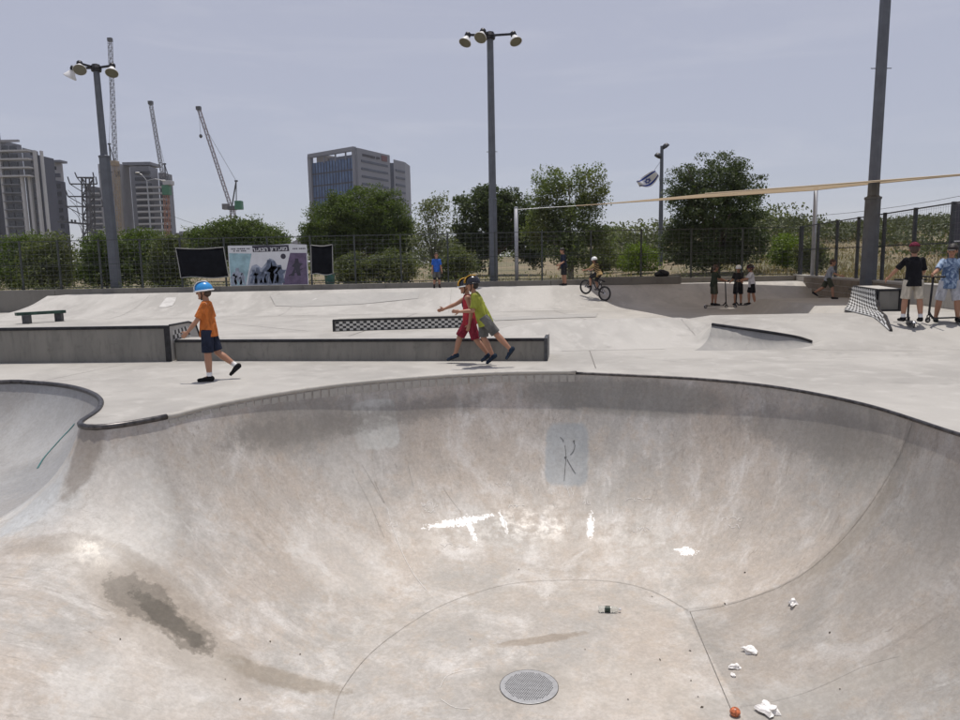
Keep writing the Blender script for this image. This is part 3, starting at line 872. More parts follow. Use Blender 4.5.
    # block courses picked out by shallow proud blocks
# coping slabs along the side wall
for a_, b2_ in zip(ys[:-1], ys[1:]):
    p, q = side_pt(a_+.004,-.02), side_pt(b2_-.004,-.02)
    mb = MB(); mb.prism([(p.x,p.y),(p.x+sn.x*.38,p.y+sn.y*.38),(q.x+sn.x*.38,q.y+sn.y*.38),(q.x,q.y)], WT+.002, WT+.035)
    mb.build('coping_slab', 'bank_concrete', side, bevel=.006)
# stone courses on the face under the sail, its shade painted into the brown
rr = random.Random(4)
for row in range(4):
    z0 = .03+row*.2; y = 18.2+(row%2)*.25
    while y < 26.6:
        y1 = y+.5; 
        zf = max(deck_z(wall_x(y)-.1,y), deck_z(wall_x(y1)-.1,y1))
        if z0 > zf-.15 :
            p, q = side_pt(y+.008,-.012+rr.uniform(-.004,.004)), side_pt(y1-.008,-.012)
            mb = MB(); mb.prism([(p.x,p.y),(p.x+sn.x*.03,p.y+sn.y*.03),(q.x+sn.x*.03,q.y+sn.y*.03),(q.x,q.y)], z0+.006, z0+.19)
            mb.build('stone_block','stone_shaded',side)
        y = y1

# --- tall grind box on the left
bxh = .62
gb = tag(empty('tall_grind_box', (-5.31,12.31,0), R(-3.3)), 'taller concrete grind box with black steel edges at the left of the long ledge', 'grind box')
x1 = 0.0; depth = .70
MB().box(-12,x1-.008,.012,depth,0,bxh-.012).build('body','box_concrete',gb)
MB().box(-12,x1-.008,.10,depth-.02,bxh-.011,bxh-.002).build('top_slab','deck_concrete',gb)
mb = MB(); mb.box(-12,x1,-.004,.10,bxh-.010,bxh); mb.box(-12,x1,-.004,.010,bxh-.05,bxh-.010); mb.build('edge_angle','black_steel',gb)
mb = MB(); mb.box(x1-.10,x1,-.005,.008,0,bxh-.05); mb.build('corner_plate','black_steel',gb)
# right end plate with sloping back edge and printed squares
mb = MB(); mb.add([(x1-.004,.012,0),(x1+.03,depth+.55,0),(x1+.02,depth+.25,bxh-.06),(x1-.004,depth+.02,bxh),(x1-.004,.012,bxh)],[(0,1,2,3,4)])
mb.add([(x1-.05,.012,0),(x1-.05,depth+.55,0),(x1-.05,depth+.25,bxh-.06),(x1-.05,depth+.02,bxh),(x1-.05,.012,bxh)],[(4,3,2,1,0)])
mb.build('end_plate','pale_wall_concrete',gb)
mb = MB(); mb.tube([(x1+.004,.0,bxh+.006),(x1+.004,depth+.02,bxh+.006),(x1+.024,depth+.25,bxh-.055),(x1+.034,depth+.56,0)],.018,6); mb.build('end_edge','black_steel',gb)
def checker_panel(name, p00, p10, p11, p01, nx, ny, m, parent, rows=None, hug=False):
    """grid sheet with uv in units of squares; rows: optional list of profile points between bottom and top lines"""
    me = bpy.data.meshes.new(name)
    ks = rows or [0.0, 1.0]; cols = 8; V = []; UV = []
    p00, p10, p11, p01 = map(Vector, (p00,p10,p11,p01))
    for kx in ks:
        t, zt = kx if hasattr(kx,'__len__') else (kx,kx)
        for c in range(cols+1):
            s_ = c/cols; lo = p00.lerp(p10,s_); hi = p01.lerp(p11,s_)
            p = lo.lerp(hi,t); p.z = lo.z+(hi.z-lo.z)*zt
            if hug: p.z = max(p.z, deck_z(p.x,p.y)+.012+.05*t)
            V.append(tuple(p)); UV.append((s_*nx, (t+zt)/2*ny))
    F = [(r*(cols+1)+c, r*(cols+1)+c+1, (r+1)*(cols+1)+c+1, (r+1)*(cols+1)+c) for r in range(len(ks)-1) for c in range(cols)]
    me.from_pydata(V,[],F); uvl = me.uv_layers.new(name='UVMap')
    for l in me.loops: uvl.data[l.index].uv = UV[l.vertex_index]
    me.materials.append(MAT[m]); me.update()
    o = bpy.data.objects.new(name, me); COL.objects.link(o); o.parent = parent
    return o
checker_panel('checker_panel', (x1+.004,.10,.30),(x1+.012,depth+.10,.30),(x1+.006,depth-.05,bxh-.06),(x1+.004,.10,bxh-.10), 9, 3, 'checker_print', gb)

# --- long low ledge
lh = .365
lg = tag(empty('long_ledge', (1.09,11.49,0), R(-8.0)), 'long low concrete ledge with black steel edge behind the running boys', 'ledge')
xl0, xl1 = -6.42, 0.0
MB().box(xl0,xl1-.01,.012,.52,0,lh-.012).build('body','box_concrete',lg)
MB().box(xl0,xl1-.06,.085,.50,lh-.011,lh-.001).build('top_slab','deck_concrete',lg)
mb = MB(); mb.box(xl0,xl1-.055,-.004,.085,lh-.010,lh); mb.box(xl0,xl1-.055,-.004,.010,lh-.045,lh-.010); mb.build('edge_angle','black_steel',lg)
mb = MB(); mb.box(xl1-.055,xl1,-.006,.53,lh-.012,lh+.004); mb.box(xl1-.055,xl1,-.006,.010,0,lh-.012); mb.box(xl1-.008,xl1,.010,.53,0,lh-.012); mb.build('end_cap','dark_steel',lg)
mb = MB(); mb.box(xl1-.05,xl1-.005,.53,.86,0,lh+.01); mb.build('end_return','pale_wall_concrete',lg)
# --- chequered ledge further back
ce = empty('chequered_ledge', (0,0,0)); tag(ce, 'low slanting ledge with black and white chequered front, behind the long ledge', 'ledge')
ca, cb = gz(334,331.5,0), gz(466,327.5,0)
h_ = .27
mb = MB(); mb.prism([(ca.x,ca.y),(cb.x,cb.y),(cb.x+.05,cb.y+.55),(ca.x+.05,ca.y+.55)],0,h_); mb.build('body','box_concrete',ce)
e1, e2 = Vector((0,-.006,0)), Vector((0,-.006,0))
checker_panel('checker_front', ca+Vector((.05,-.006,.015)), cb+Vector((-.03,-.006,.015)), cb+Vector((-.03,-.006,h_-.035)), ca+Vector((.05,-.006,h_-.035)), 38, 4, 'checker_print', ce)
mb = MB(); mb.beam(ca+Vector((-.02,-.008,h_)), cb+Vector((0,-.008,h_)), .03,.04); mb.beam(ca+Vector((0,-.012,0)), ca+Vector((0,-.012,h_)), .05,.02); mb.build('edge_angle','black_steel',ce)
# --- green flat bar
p, q = gz(25,324,0), gz(62,321,0)
gr = tag(empty('grind_bench', (0,0,0)), 'low dark green steel grind bench on two stub legs, far left', 'grind bench')
MB().beam(p+Vector((-.25,0,.30)), q+Vector((.12,0,.30)), .22,.09).build('top_bar','green_steel',gr)
for t in (.06,.93):
    c = p.lerp(q,t); MB().box(c.x-.10,c.x+.10,c.y-.08,c.y+.08,0,.26).build('leg','dark_steel',gr)

# --- quarter pipe coping of the raised deck
mb = MB(); mb.tube([tuple(p_+np.array((0,0,.004))) for p_ in cs], .026, 8); mb.build('coping_pipe','black_steel',deck,True)

# --- right hand box with chequered curved ramp
rb = tag(empty('ramp_box', (0,0,0)), 'black framed box with chequer plate ramp beside the retaining wall on the right', 'ramp box')
zb = deck_z(8.8,15.7); top = zb+.47
F0, F1 = Vector((8.68,15.72,0)), Vector((9.15,15.66,0)); B0, B1 = Vector((9.2,17.7,0)), Vector((9.75,17.6,0))
mb = MB(); mb.prism([(p_.x,p_.y) for p_ in (F0,F1,B1,B0)], zb-.05, top-.02); mb.build('body','box_concrete',rb)
ins = [F0.lerp(B1,.03),F1.lerp(B0,.03),B1.lerp(F0,.03),B0.lerp(F1,.03)]
mb = MB(); mb.prism([(p_.x,p_.y) for p_ in ins], top-.019, top+.012); mb.build('top_slab','bank_concrete',rb)
mb = MB()
for a_, b2_ in ((F0,F1),(F1,B1),(B1,B0),(B0,F0)): mb.beam(a_+Vector((0,0,top-.01)), b2_+Vector((0,0,top-.01)), .05,.05)
for a_ in (F0,F1): mb.beam(a_+Vector((0,-.015,zb)), a_+Vector((0,-.015,top)), .055,.04, (0,1,0))
mb.beam(F0+Vector((0,-.012,zb+.02)),F1+Vector((0,-.012,zb+.02)),.03,.03); mb.build('frame','black_steel',rb)
G0, G1 = Vector((7.55,13.2,0)), Vector((8.22,16.2,0))
G0.z, G1.z = deck_z(G0.x,G0.y)+.012, deck_z(G1.x,G1.y)+.012
rows_ = [(0,0),(.18,.03),(.36,.09),(.54,.18),(.70,.31),(.82,.46),(.91,.64),(.97,.82),(1,1)]
rm = checker_panel('chequer_ramp', G0, G1, B0+Vector((-.03,0,top)), F0+Vector((-.03,0,top)), 16, 12, 'checker_plate', rb, rows_, True)
sol = rm.modifiers.new('thickness','SOLIDIFY'); sol.thickness = .02; sol.offset = -1
prof = []
for t, zt in rows_:
    p_ = G0.lerp(F0+Vector((-.03,0,0)),t); p_.z = max(G0.z+(top-G0.z)*zt, deck_z(p_.x,p_.y)+.012+.05*t); prof.append(p_+Vector((.02,-.02,.0)))
mb = MB(); mb.tube(prof[:-2],.03,6); mb.build('ramp_edge','black_steel',rb)
side_face = MB(); n_ = len(prof)
side_face.add([tuple(p_) for p_ in prof]+[(p_.x,p_.y,deck_z(p_.x,p_.y)-.02) for p_ in prof],[(k,k+1,n_+k+1,n_+k) for k in range(n_-1)]); side_face.build('ramp_side','dark_steel',rb)

# --- low wall block with a bag on the far platform
p0, p1 = at(600,284,27.15), at(681,283,27.15)
fl = tag(MB().box(p0.x,p1.x,27.12,27.5,.655,.93).build('platform_ledge','wall_concrete',bevel=.01), 'low dark concrete ledge on the far platform under a black bag', 'ledge')
bg = empty('backpack', ((at(662,278,27.3).x),27.32,.932)); tag(bg, 'black backpack lying on the far platform ledge', 'backpack')
mb = MB(); mb.ell((0,0,.12),.20,.16,.14); mb.ell((.15,.02,.10),.14,.15,.11); mb.ell((-.17,0,.08),.13,.14,.085); mb.ell((-.03,.02,.21),.10,.1,.06); ob = mb.build('bag_body','bag_black',bg,True)
md = ob.modifiers.new('remesh','REMESH'); md.mode='VOXEL'; md.voxel_size=.02; md.use_smooth_shade=True
MB().tube([(-.1,-.12,.2),(-.05,-.19,.12),(.08,-.19,.06),(.16,-.13,.1)],.02,6).build('strap','black_cloth',bg,True)
# platform strip and kerb stones on the far deck
p0, p1 = at(690,281,27.1), at(798,279,27.1)

# ================================================================== FENCES
FT = 2.74
def fence_panels(root, pts, z0, z1, post_m, wire_m, hgap=.16, vgap=.22, pw=.06, rail=True, wt=.0055):
    for i, p in enumerate(pts):
        MB().box(p.x-pw/2,p.x+pw/2,p.y-pw/2,p.y+pw/2,z0,z1).build('post',post_m,root)
    for a_, c_ in zip(pts[:-1], pts[1:]):
        mb = MB(); a_, c_ = Vector((a_.x,a_.y,0)), Vector((c_.x,c_.y,0)); L = (c_-a_).length
        z = z0+.08
        while z < z1-.04:
            mb.beam(a_+Vector((0,0,z)), c_+Vector((0,0,z)), wt); z += hgap
        n = int(L/vgap)
        for k in range(1,n):
            p = a_.lerp(c_,k/n); mb.beam(p+Vector((0,0,z0+.05)), p+Vector((0,0,z1-.04)), wt*.8)
        mb.build('wire_mesh',wire_m,root)
        if rail:
            for zz_ in (z0+.06, (z0+z1)/2, z1-.03):
                MB().beam(a_+Vector((0,0,zz_)), c_+Vector((0,0,zz_)), .022).build('rail',post_m,root)
bf = tag(empty('back_fence', (0,28.2,WT)), 'long grey wire fence along the back of the park', 'fence')
fx = [-25.5,-23.4,-21.3]+[at(px,262,28.2).x for px in (21,59,100,141,181,225,268,311,355,401,448,495,542,591,641,691,742)]
fp = [Vector((x_,0,0)) for x_ in fx]+[Vector((wall_x(28.2)+.15,0,0))]
fence_panels(bf, fp, 0.0, FT-WT, 'fence_grey', 'wire_grey')
sf = tag(empty('side_fence', (0,0,WT+.03)), 'tall dark wire fence on the right hand wall with dark square posts', 'fence')
sp = [side_pt(y_, .18) for y_ in (28.05,26.1,24.1,22.2,20.25,18.35,16.45,14.5,12.6,10.7)]
for p in sp: p.z = 0
fence_panels(sf, sp, 0.0, FT-WT-.03, 'fence_dark', 'wire_grey', .13, .12, .075, False, .0035)
mb_rail = []
for a_, c_ in zip(sp[:-1], sp[1:]):
    for zz_ in (FT-WT-.06, .95): MB().beam(a_+Vector((0,0,zz_)), c_+Vector((0,0,zz_)), .03).build('rail','fence_dark',sf)
# dark board beyond the fence at the right edge
bp = at(957,238,16.4)
sb = tag(empty('notice_board', (bp.x+.95,16.9,0)), 'dark board with white frame behind the side fence at the right edge', 'board')
zc = at(957,222,16.9).z
MB().box(-.72,.72,0,.04,zc-.42,zc+.42).build('panel','sign_dark',sb)
mb = MB(); mb.box(-.76,.76,-.005,.03,zc-.46,zc-.42); mb.box(-.76,.76,-.005,.03,zc+.42,zc+.46); mb.box(-.76,-.72,-.005,.03,zc-.42,zc+.42); mb.box(.72,.76,-.005,.03,zc-.42,zc+.42); mb.build('frame','banner_white',sb)
for sx in (-.5,.5): MB().box(sx-.03,sx+.03,.04,.1,.5,zc+.4).build('post','fence_dark',sb)

# black cloth screens and the printed banner on the back fence
def cloth(name, px0, px1, py0, py1, label, skew=0.0, Yp=28.13):
    a_, c_ = at(px0,py0,Yp), at(px1,py1,Yp); W = c_.x-a_.x; Ht = a_.z-c_.z; o = tag(empty(name,(a_.x,Yp,c_.z)), label, 'screen')
    V, F = [], []; nx, ny = 18, 8
    for j in range(ny+1):
        for i in range(nx+1):
            u, w = i/nx, j/ny
            V.append((u*W+skew*(1-w), .02*math.sin(u*9+w*3)-.04, w*Ht-.05*math.sin(math.pi*u)*(w) + .03*math.sin(u*7)*(1-w)))
    F = [(j*(nx+1)+i,j*(nx+1)+i+1,(j+1)*(nx+1)+i+1,(j+1)*(nx+1)+i) for j in range(ny) for i in range(nx)]
    ob = np_mesh('cloth', V, F, 'tarp_black', o, True); so = ob.modifiers.new('thickness','SOLIDIFY'); so.thickness = .008
    edge = [V[i] for i in range(nx+1)]+[V[j*(nx+1)+nx] for j in range(1,ny+1)]+[V[ny*(nx+1)+i] for i in range(nx-1,-1,-1)]+[V[j*(nx+1)] for j in range(ny-1,0,-1)]
    MB().tube([Vector(p)+Vector((0,-.006,0)) for p in edge], .018, 5, closed=True).build('hem','tarp_edge',o)
cloth('black_screen', 176, 226, 248, 277, 'wide black cloth screen tied to the fence left of the banner', .12)
cloth('black_screen', 311, 334, 245, 274, 'narrow black cloth screen tied to the fence right of the banner', -.03)
ba, bc = at(228,245,28.1), at(309,284.5,28.1); BW, BH = bc.x-ba.x, ba.z-bc.z
bn = tag(empty('printed_banner', (ba.x,28.1,bc.z)), 'printed skate club banner with Hebrew lettering hung on the back fence', 'banner')
def flat(name, poly, y, m, parent):
    mb = MB(); n = len(poly); mb.add([(u*BW,y,w*BH) for u,w in poly]+[(u*BW,y+.004,w*BH) for u,w in poly],
        [tuple(range(n)), tuple(range(2*n-1,n-1,-1))]+[(k,n+k,n+(k+1)%n,(k+1)%n) for k in range(n)])
    return mb.build(name, m, parent)
flat('sheet', [(0,0),(1,0),(1,.97),(.80,1.0),(.5,.97),(0,.98)], -.040, 'banner_white', bn)
flat('teal_print', [(0.01,.01),(.20,.01),(.295,.78),(0.01,.80)], -.046, 'banner_teal', bn)
flat('purple_print', [(.67,.01),(.99,.01),(.99,.77),(.785,.78)], -.046, 'banner_purple', bn)
flat('blue_print', [(.22,.01),(.66,.01),(.72,.38),(.68,.36),(.62,.48),(.57,.62),(.52,.66),(.46,.52),(.41,.42),(.35,.52),(.29,.48),(.26,.35)], -.046, 'banner_mid', bn)
rr = random.Random(3)
def figure(u, w, h, name, m, lean=0.0, y=-.052):
    k = h*.28*BH/BW
    flat(name, [(u-k,w),(u-k*.3,w),(u,w+h*.35),(u+k*.4,w),(u+k*1.1,w),(u+k*.6+lean,w+h*.5),(u+k*1.3+lean,w+h*.7),(u+k*.5+lean,w+h*.75),(u+k*.35+lean,w+h),(u-k*.25+lean,w+h),(u-k*.4+lean,w+h*.75),(u-k*1.1+lean,w+h*.55),(u-k*.5+lean,w+h*.5)], y, m, bn)
for u,w,h,l in ((.30,.05,.34,.01),(.36,.04,.40,0),(.42,.06,.3,.01),(.50,.04,.58,.01),(.57,.04,.55,-.01),(.63,.05,.44,.01)): figure(u,w,h,'figure_print','banner_blue',l)
for u,w,h in ((.05,.03,.3),(.10,.02,.42),(.16,.03,.28)): figure(u,w,h,'figure_print','banner_mid')
figure(.84,.22,.42,'figure_print','banner_ink',.02)
flat('board_print', [(.75,.24),(.93,.40),(.935,.38),(.755,.215)], -.054, 'banner_ink', bn)
flat('title_strip', [(.315,.815),(.775,.825),(.768,.975),(.308,.965)], -.046, 'banner_ink', bn)
mb = MB(); mb.lathe([(0,0),(.10,0),(.10,.005),(0,.005)], 20, Matrix.Translation((.695*BW,-.044,.70*BH)) @ Matrix.Rotation(R(90),4,'X'), cap=False); mb.build('round_badge','banner_ink',bn)
def letter(ch, size, m, parent):
    cu = bpy.data.curves.new('letter','FONT'); cu.body = ch; cu.size = size; cu.extrude = .002; cu.offset = .004
    to = bpy.data.objects.new('letter', cu); COL.objects.link(to); bpy.context.view_layer.update()
    dg_ = bpy.context.evaluated_depsgraph_get(); me = bpy.data.meshes.new_from_object(to.evaluated_get(dg_)); bpy.data.objects.remove(to)
    o = bpy.data.objects.new('letter', me); COL.objects.link(o); me.materials.clear(); me.materials.append(MAT[m]); o.parent = parent
    xs_ = [v_.co.x for v_ in me.vertices] or [0,.1]
    return o, min(xs_), max(xs_)
xcur = .755*BW
for ch in '\u05de\u05d5\u05e2\u05d3\u05d5\u05df \u05d4\u05e0\u05d5\u05e2\u05e8':          # right to left
    if ch == ' ': xcur -= .07; continue
    o, xa, xb = letter(ch, .205, 'banner_white', bn); k_ = 1.28
    o.scale = (k_,1,1); o.rotation_euler = (R(90),0,0); xcur -= (xb-xa)*k_+.018
    o.location = (xcur-xa*k_,-.0515,.848*BH+(.75*BW-xcur)*-.02)
for (u0,u1,w) in ((.04,.26,.90),(.07,.22,.85),(.82,.97,.88)):       # rows of small dark characters, too small to read
    mb = MB(); u = u0
    while u < u1:
        d = rr.uniform(.010,.018); mb.box(u*BW,(u+d)*BW,-.0475,-.0405,(w-.014)*BH,(w+.014)*BH); u += d+.007+(rr.random()<.2)*.015
    mb.build('small_print','banner_ink',bn)
mb = MB(); mb.box(.01*BW,.99*BW,-.03,.0,.975*BH,.995*BH); mb.build('top_batten','fence_grey',bn)

# ================================================================== SHADE SAIL AND POSTS
spl = at(516,208,28.6)
def sail_post(p, base, label):
    o = tag(empty('sail_post', (p.x,p.y,base)), label, 'post', 'shade sail posts')
    MB().tube([(0,0,0),(0,0,p.z-base)], .075, 12).build('tube','sail_post_grey',o,True)
    MB().lathe([(.075,p.z-base),(.085,p.z-base),(.085,p.z-base+.03),(.02,p.z-base+.05)],12).build('cap','sail_post_grey',o)
    MB().box(-.13,.13,-.13,.13,0,.02).build('base_plate','galvanised',o)
spr = at(816,189,27.0)
sail_post(spl, .65, 'slim pale grey shade sail post near the central lamp post')
sail_post(spr, .5, 'pale grey shade sail post by the side fence under the sail edge')
SA, SB = at(576,205.8,28.4), spr+Vector((-.12,-.03,-.05))
SCn, SD = at(1010,170.5,17.6), at(705,193.8,17.8)
sail = tag(empty('shade_sail', (SA.x,SA.y,SA.z)), 'tan shade sail stretched between posts, seen edge on', 'shade sail')
V, F = [], []; n = 28
holes = ((.40,.46),(.80,.40))
for j in range(n+1):
    for i in range(n+1):
        u, w = i/n, j/n
        # edges curve inward like a tensioned sail
        cu_ = u+(.5-u)*.10*math.sin(math.pi*w)*(2*abs(u-.5)); cw_ = w+(.5-w)*(.10 if w > .5 else .02)*math.sin(math.pi*u)*(2*abs(w-.5))
        p = (SA*(1-cu_)+SB*cu_)*(1-cw_)+(SD*(1-cu_)+SCn*cu_)*cw_
        V.append(tuple(p-SA))
for j in range(n):
    for i in range(n):
        if (i,j) in ((11,12),(12,12),(21,11),(22,11)): continue         # unseen holes added to the cloth so light spots fall within its shadow
        F.append((j*(n+1)+i,j*(n+1)+i+1,(j+1)*(n+1)+i+1,(j+1)*(n+1)+i))
ob = np_mesh('cloth', V, F, 'shade_cloth', sail, True)
mb = MB(); mb.tube([(0,0,0),tuple(spl-SA+Vector((0,0,-.06)))],.008,5); mb.build('cable','galvanised',sail)
edge = [V[i] for i in range(n+1)]
MB().tube(edge,.018,5).build('hem','sail_tan',sail); MB().tube([V[j*(n+1)+n] for j in range(n+1)],.018,5).build('hem','sail_tan',sail); MB().tube([V[n*(n+1)+i] for i in range(n+1)],.018,5).build('hem','sail_tan',sail)

# ================================================================== LAMP POSTS
def lamp_post(px, ybase, Yp, pytop, label, r0, r1, heads, step=.42, ztop=None, lean=0.0, base_z=.6):
    b0 = at(px,ybase,Yp); tp = at(px,pytop,Yp); H_ = (ztop or tp.z)-base_z
    o = tag(empty('lamp_post', (b0.x,Yp,base_z)), label, 'lamp post', 'tall lamp posts around the park')
    o.rotation_euler = (0,lean,0)
    MB().tube([(0,0,0),(0,0,H_*step)], [r0,r0*.93], 8).build('lower_shaft','pole_grey',o)
    MB().tube([(0,0,H_*step),(0,0,H_*step+.05),(0,0,H_)], [r0*.93,r1*1.15,r1], 8).build('upper_shaft','pole_grey',o)
    MB().lathe([(r0*.94,H_*step-.06),(r0*1.03,H_*step-.05),(r0*1.03,H_*step+.01),(r1,H_*step+.03)],8).build('collar','pole_grey',o)
    MB().lathe([(r1*1.5,H_-.12),(r1*1.7,H_),(r1*1.2,H_+.14),(.02,H_+.18)],10).build('head_cap','black_steel',o)
    MB().box(-r0*1.6,r0*1.6,-r0*1.6,r0*1.6,0,.03).build('base_plate','dark_steel',o)
    MB().tube([(-r0*1.25,0,H_*.55),(r0*1.25,0,H_*.55)],.012,6).build('step_bar','dark_steel',o)
    for ang, aim, ln in heads:
        d = Vector((math.cos(ang),math.sin(ang),0)); e = d*ln
        MB().beam((0,0,H_+.02), (e.x,e.y,H_+.06), .07,.07).build('arm','black_steel',o)
        Q = Matrix.Translation((e.x,e.y,H_+.02)) @ (-Vector(aim)).to_track_quat('Z','Y').to_matrix().to_4x4()
        hd = MB().lathe([(.08,.13),(.115,.10),(.115,-.02),(.08,-.04)],12,Q).build('ballast','black_steel',o,True)
        MB().lathe([(.08,-.04),(.11,-.10),(.165,-.20),(.235,-.30),(.24,-.335),(.228,-.335)],20,Q,cap=False).build('shade','lamp_white',hd,True)
        MB().lathe([(0,-.318),(.226,-.318),(.226,-.324),(0,-.324)],20,Q,cap=False).build('lens','lamp_glass',hd)
lamp_post(494, 283, 28.9, 36, 'dark grey lamp post with three bell lamps in the centre', .17, .125, ((R(180),(-.35,-.45,-1),.86),(R(-125),(-.35,-.75,-1),.5),(R(0),(.28,-.5,-1),.9)), .36)
lamp_post(116.5, 288, 29.2, 68, 'dark grey lamp post with three bell lamps at the left', .22, .12, ((R(172),(-.6,.1,-1),.98),(R(-125),(.35,-.8,-1),.62),(R(-8),(.15,-.6,-1),.68)), .62, lean=R(-.35))
lamp_post(868, 278, 20.6, 80, 'thick dark grey lamp post beside the right hand fence', .225, .135, ((R(180),(-.3,-.5,-1),1.0),(R(-90),(-.2,-.7,-1),.55),(R(0),(.3,-.5,-1),1.0)), .235, ztop=11.6, lean=R(.5))
# slim lamp post with two floodlights and the flag beside it
lp = at(660,278,46); lt = at(660.5,146,46)
fpo = tag(empty('floodlight_post', (lp.x,46,.55)), 'slim dark post with two small floodlights beside the flag', 'lamp post')
hh = lt.z-.55
MB().tube([(0,0,0),(0,0,hh)],[.17,.10],8).build('shaft','pole_grey',fpo)
for dx,dz,t in ((.20,.02,R(-35)),(-.22,-.55,R(30))):
    Q = Matrix.Translation((dx,-.05,hh+dz)) @ Matrix.Rotation(t,4,'Y')
    MB().lathe([(.06,.12),(.16,.08),(.22,-.06),(.22,-.14),(.05,-.16)],12,Q).build('floodlight','dark_steel',fpo,True)
    MB().beam((0,0,hh+dz-.05),(dx,-.05,hh+dz),.06).build('bracket','dark_steel',fpo)
fc = at(654.5,170,45.9)
flag = tag(empty('flag', (fc.x,45.9,fc.z)), 'white flag with two blue stripes and a blue star flying beside the slim post', 'flag')
nx, ny = 24, 20; fl_u = Vector((-1.12,.25,-.62)); fl_w = Vector((.27,.05,-.40))
def flag_pt(u, w, off=0.0):
    p = fl_u*u*(1.0)+fl_w*w*(1.0+.55*math.sin(math.pi*min(1,u*1.1)))
    return p+Vector((.03*math.sin(7*u), -.10*math.sin(8*u+2*w)+off, .05*math.sin(6*u+w)))
V = [flag_pt(i/nx,j/ny) for j in range(ny+1) for i in range(nx+1)]
bands = {'flag_white':[], 'flag_blue':[]}
for j in range(ny):
    mname = 'flag_blue' if (2 <= j < 5 or 15 <= j < 18) else 'flag_white'
    for i in range(nx): bands[mname].append((j*(nx+1)+i,j*(nx+1)+i+1,(j+1)*(nx+1)+i+1,(j+1)*(nx+1)+i))
np_mesh('cloth', V, bands['flag_white'], 'flag_white', flag, True); np_mesh('stripes', V, bands['flag_blue'], 'flag_blue', flag, True)
for k in range(2):
    tri = [(.5+.19*math.cos(R(90+180*k+120*t))*.72, .5+.2*math.sin(R(90+180*k+120*t))) for t in range(3)]
    for off in (-.025,.025):
        P_ = []
        for t in range(3):
            a_, c_ = tri[t], tri[(t+1)%3]
            P_ += [flag_pt(a_[0]+(c_[0]-a_[0])*s_/4, a_[1]+(c_[1]-a_[1])*s_/4, off) for s_ in range(4)]
        MB().tube(P_,.022,4,closed=True).build('star_bar','flag_blue',flag)
MB().tube([flag_pt(0,0), fpo.location-flag.location+Vector((-.05,0,hh-.9))],.012,4).build('halyard','galvanised',flag)
MB().tube([flag_pt(0,1), fpo.location-flag.location+Vector((-.05,0,hh-2.6))],.012,4).build('halyard','galvanised',flag)
#PART3

# ================================================================== GROUND AND HILL
def ground_h(x, y):
    x = np.asarray(x, float); y = np.asarray(y, float)
    return .55*sstep((y-8)/14.0)-.03
Lp, Ez, n0 = [], [], 0
hole = [(-26.2,-4.2),(wall_x(-4)+.1,-4.2),(wall_x(1.9)+.1,1.9),(wall_x(28.3)+.2,28.3),(-26.2,28.3)]
for i in range(len(hole)):
    a_, c_ = np.array(hole[i]), np.array(hole[(i+1)%len(hole)]); n = max(1,int(np.linalg.norm(c_-a_)/2))
    for j in range(n): Lp.append(tuple(a_+(c_-a_)*j/n))
NH = len(Lp); Ez = [(i,(i+1)%NH) for i in range(NH)]
for r_ in (45,70,120,220,450,1000,2500):
    for k in range(28): Lp.append((r_*math.cos(2*math.pi*k/28), 15+r_*math.sin(2*math.pi*k/28)))
for x_ in np.arange(-40,41,4):
    for y_ in np.arange(-16,52,4):
        if not (-27.5 < x_ < 14 and -5.5 < y_ < 29.5): Lp.append((x_+.01,y_+.02))
res = delaunay_2d_cdt([Vector(p) for p in Lp], Ez, [], 0, 1e-4)
V2 = np.array([tuple(p) for p in res[0]]); T = np.array([f for f in res[2] if len(f)==3]); cen = V2[T].mean(1)
T = T[~in_poly(cen, np.array(hole))]
ground = tag(np_mesh('ground', np.column_stack([V2, ground_h(V2[:,0],V2[:,1])]), T, 'dry_field', smooth=True), kind='structure')
def hill_h(x, y):
    x = np.asarray(x, float); y = np.asarray(y, float)
    k = x/np.maximum(y,1)                                    # bearing
    up_ = sstep((y-26)/58.0)*np.clip(1-(y-95)/140,0,1)
    right = .40+.60*sstep((k-.05)/.40)
    und = .45*np.sin(x*.13+y*.07)+.3*np.sin(x*.31-y*.11+1)+.18*np.sin(x*.7+y*.5)
    return .50+up_*(4.3*right+und*.8)*sstep((x+18)/26.0)
xs, ys_ = np.arange(-20,150,1.6), np.arange(29.4,200,1.6)
gx, gy = np.meshgrid(xs,ys_); gxx = gx+0*gy
side_clear = gx < (wall_x(gy)+.5)
zz = hill_h(gx,gy)-np.where(side_clear & (gy < 29), 3, 0)
nx_, ny_ = len(xs), len(ys_)
idx = np.arange(nx_*ny_).reshape(ny_,nx_)
F = np.stack([idx[:-1,:-1],idx[:-1,1:],idx[1:,1:],idx[1:,:-1]],-1).reshape(-1,4)
hill = tag(np_mesh('hill', np.stack([gx,gy,zz],-1).reshape(-1,3), F, 'dry_field', smooth=True), kind='structure')
# strip of slope between the side fence and the hill
xs2, ys2 = np.arange(0,60,1.5), np.arange(4,31,1.5)
gx, gy = np.meshgrid(xs2,ys2); X2 = wall_x(gy)+.6+gx
Z2_ = .60+np.minimum(gx,30)*.035*sstep((gy-2)/14)+.12*np.sin(X2*.6+gy*.4)
idx = np.arange(gx.size).reshape(gx.shape)
F = np.stack([idx[:-1,:-1],idx[:-1,1:],idx[1:,1:],idx[1:,:-1]],-1).reshape(-1,4)
tag(np_mesh('grass_slope', np.stack([X2,gy,Z2_],-1).reshape(-1,3), F, 'dry_field', smooth=True), kind='structure')
def land_z(x, y):
    h = float(hill_h(x,y)) if y > 29.4 else -9
    if y < 31 and x > wall_x(y)+.6: h = max(h, .60+min(x-wall_x(y)-.6,30)*.035*float(sstep((y-2)/14))+.12*math.sin(x*.6+y*.4))
    return max(h, float(ground_h(x,y)))

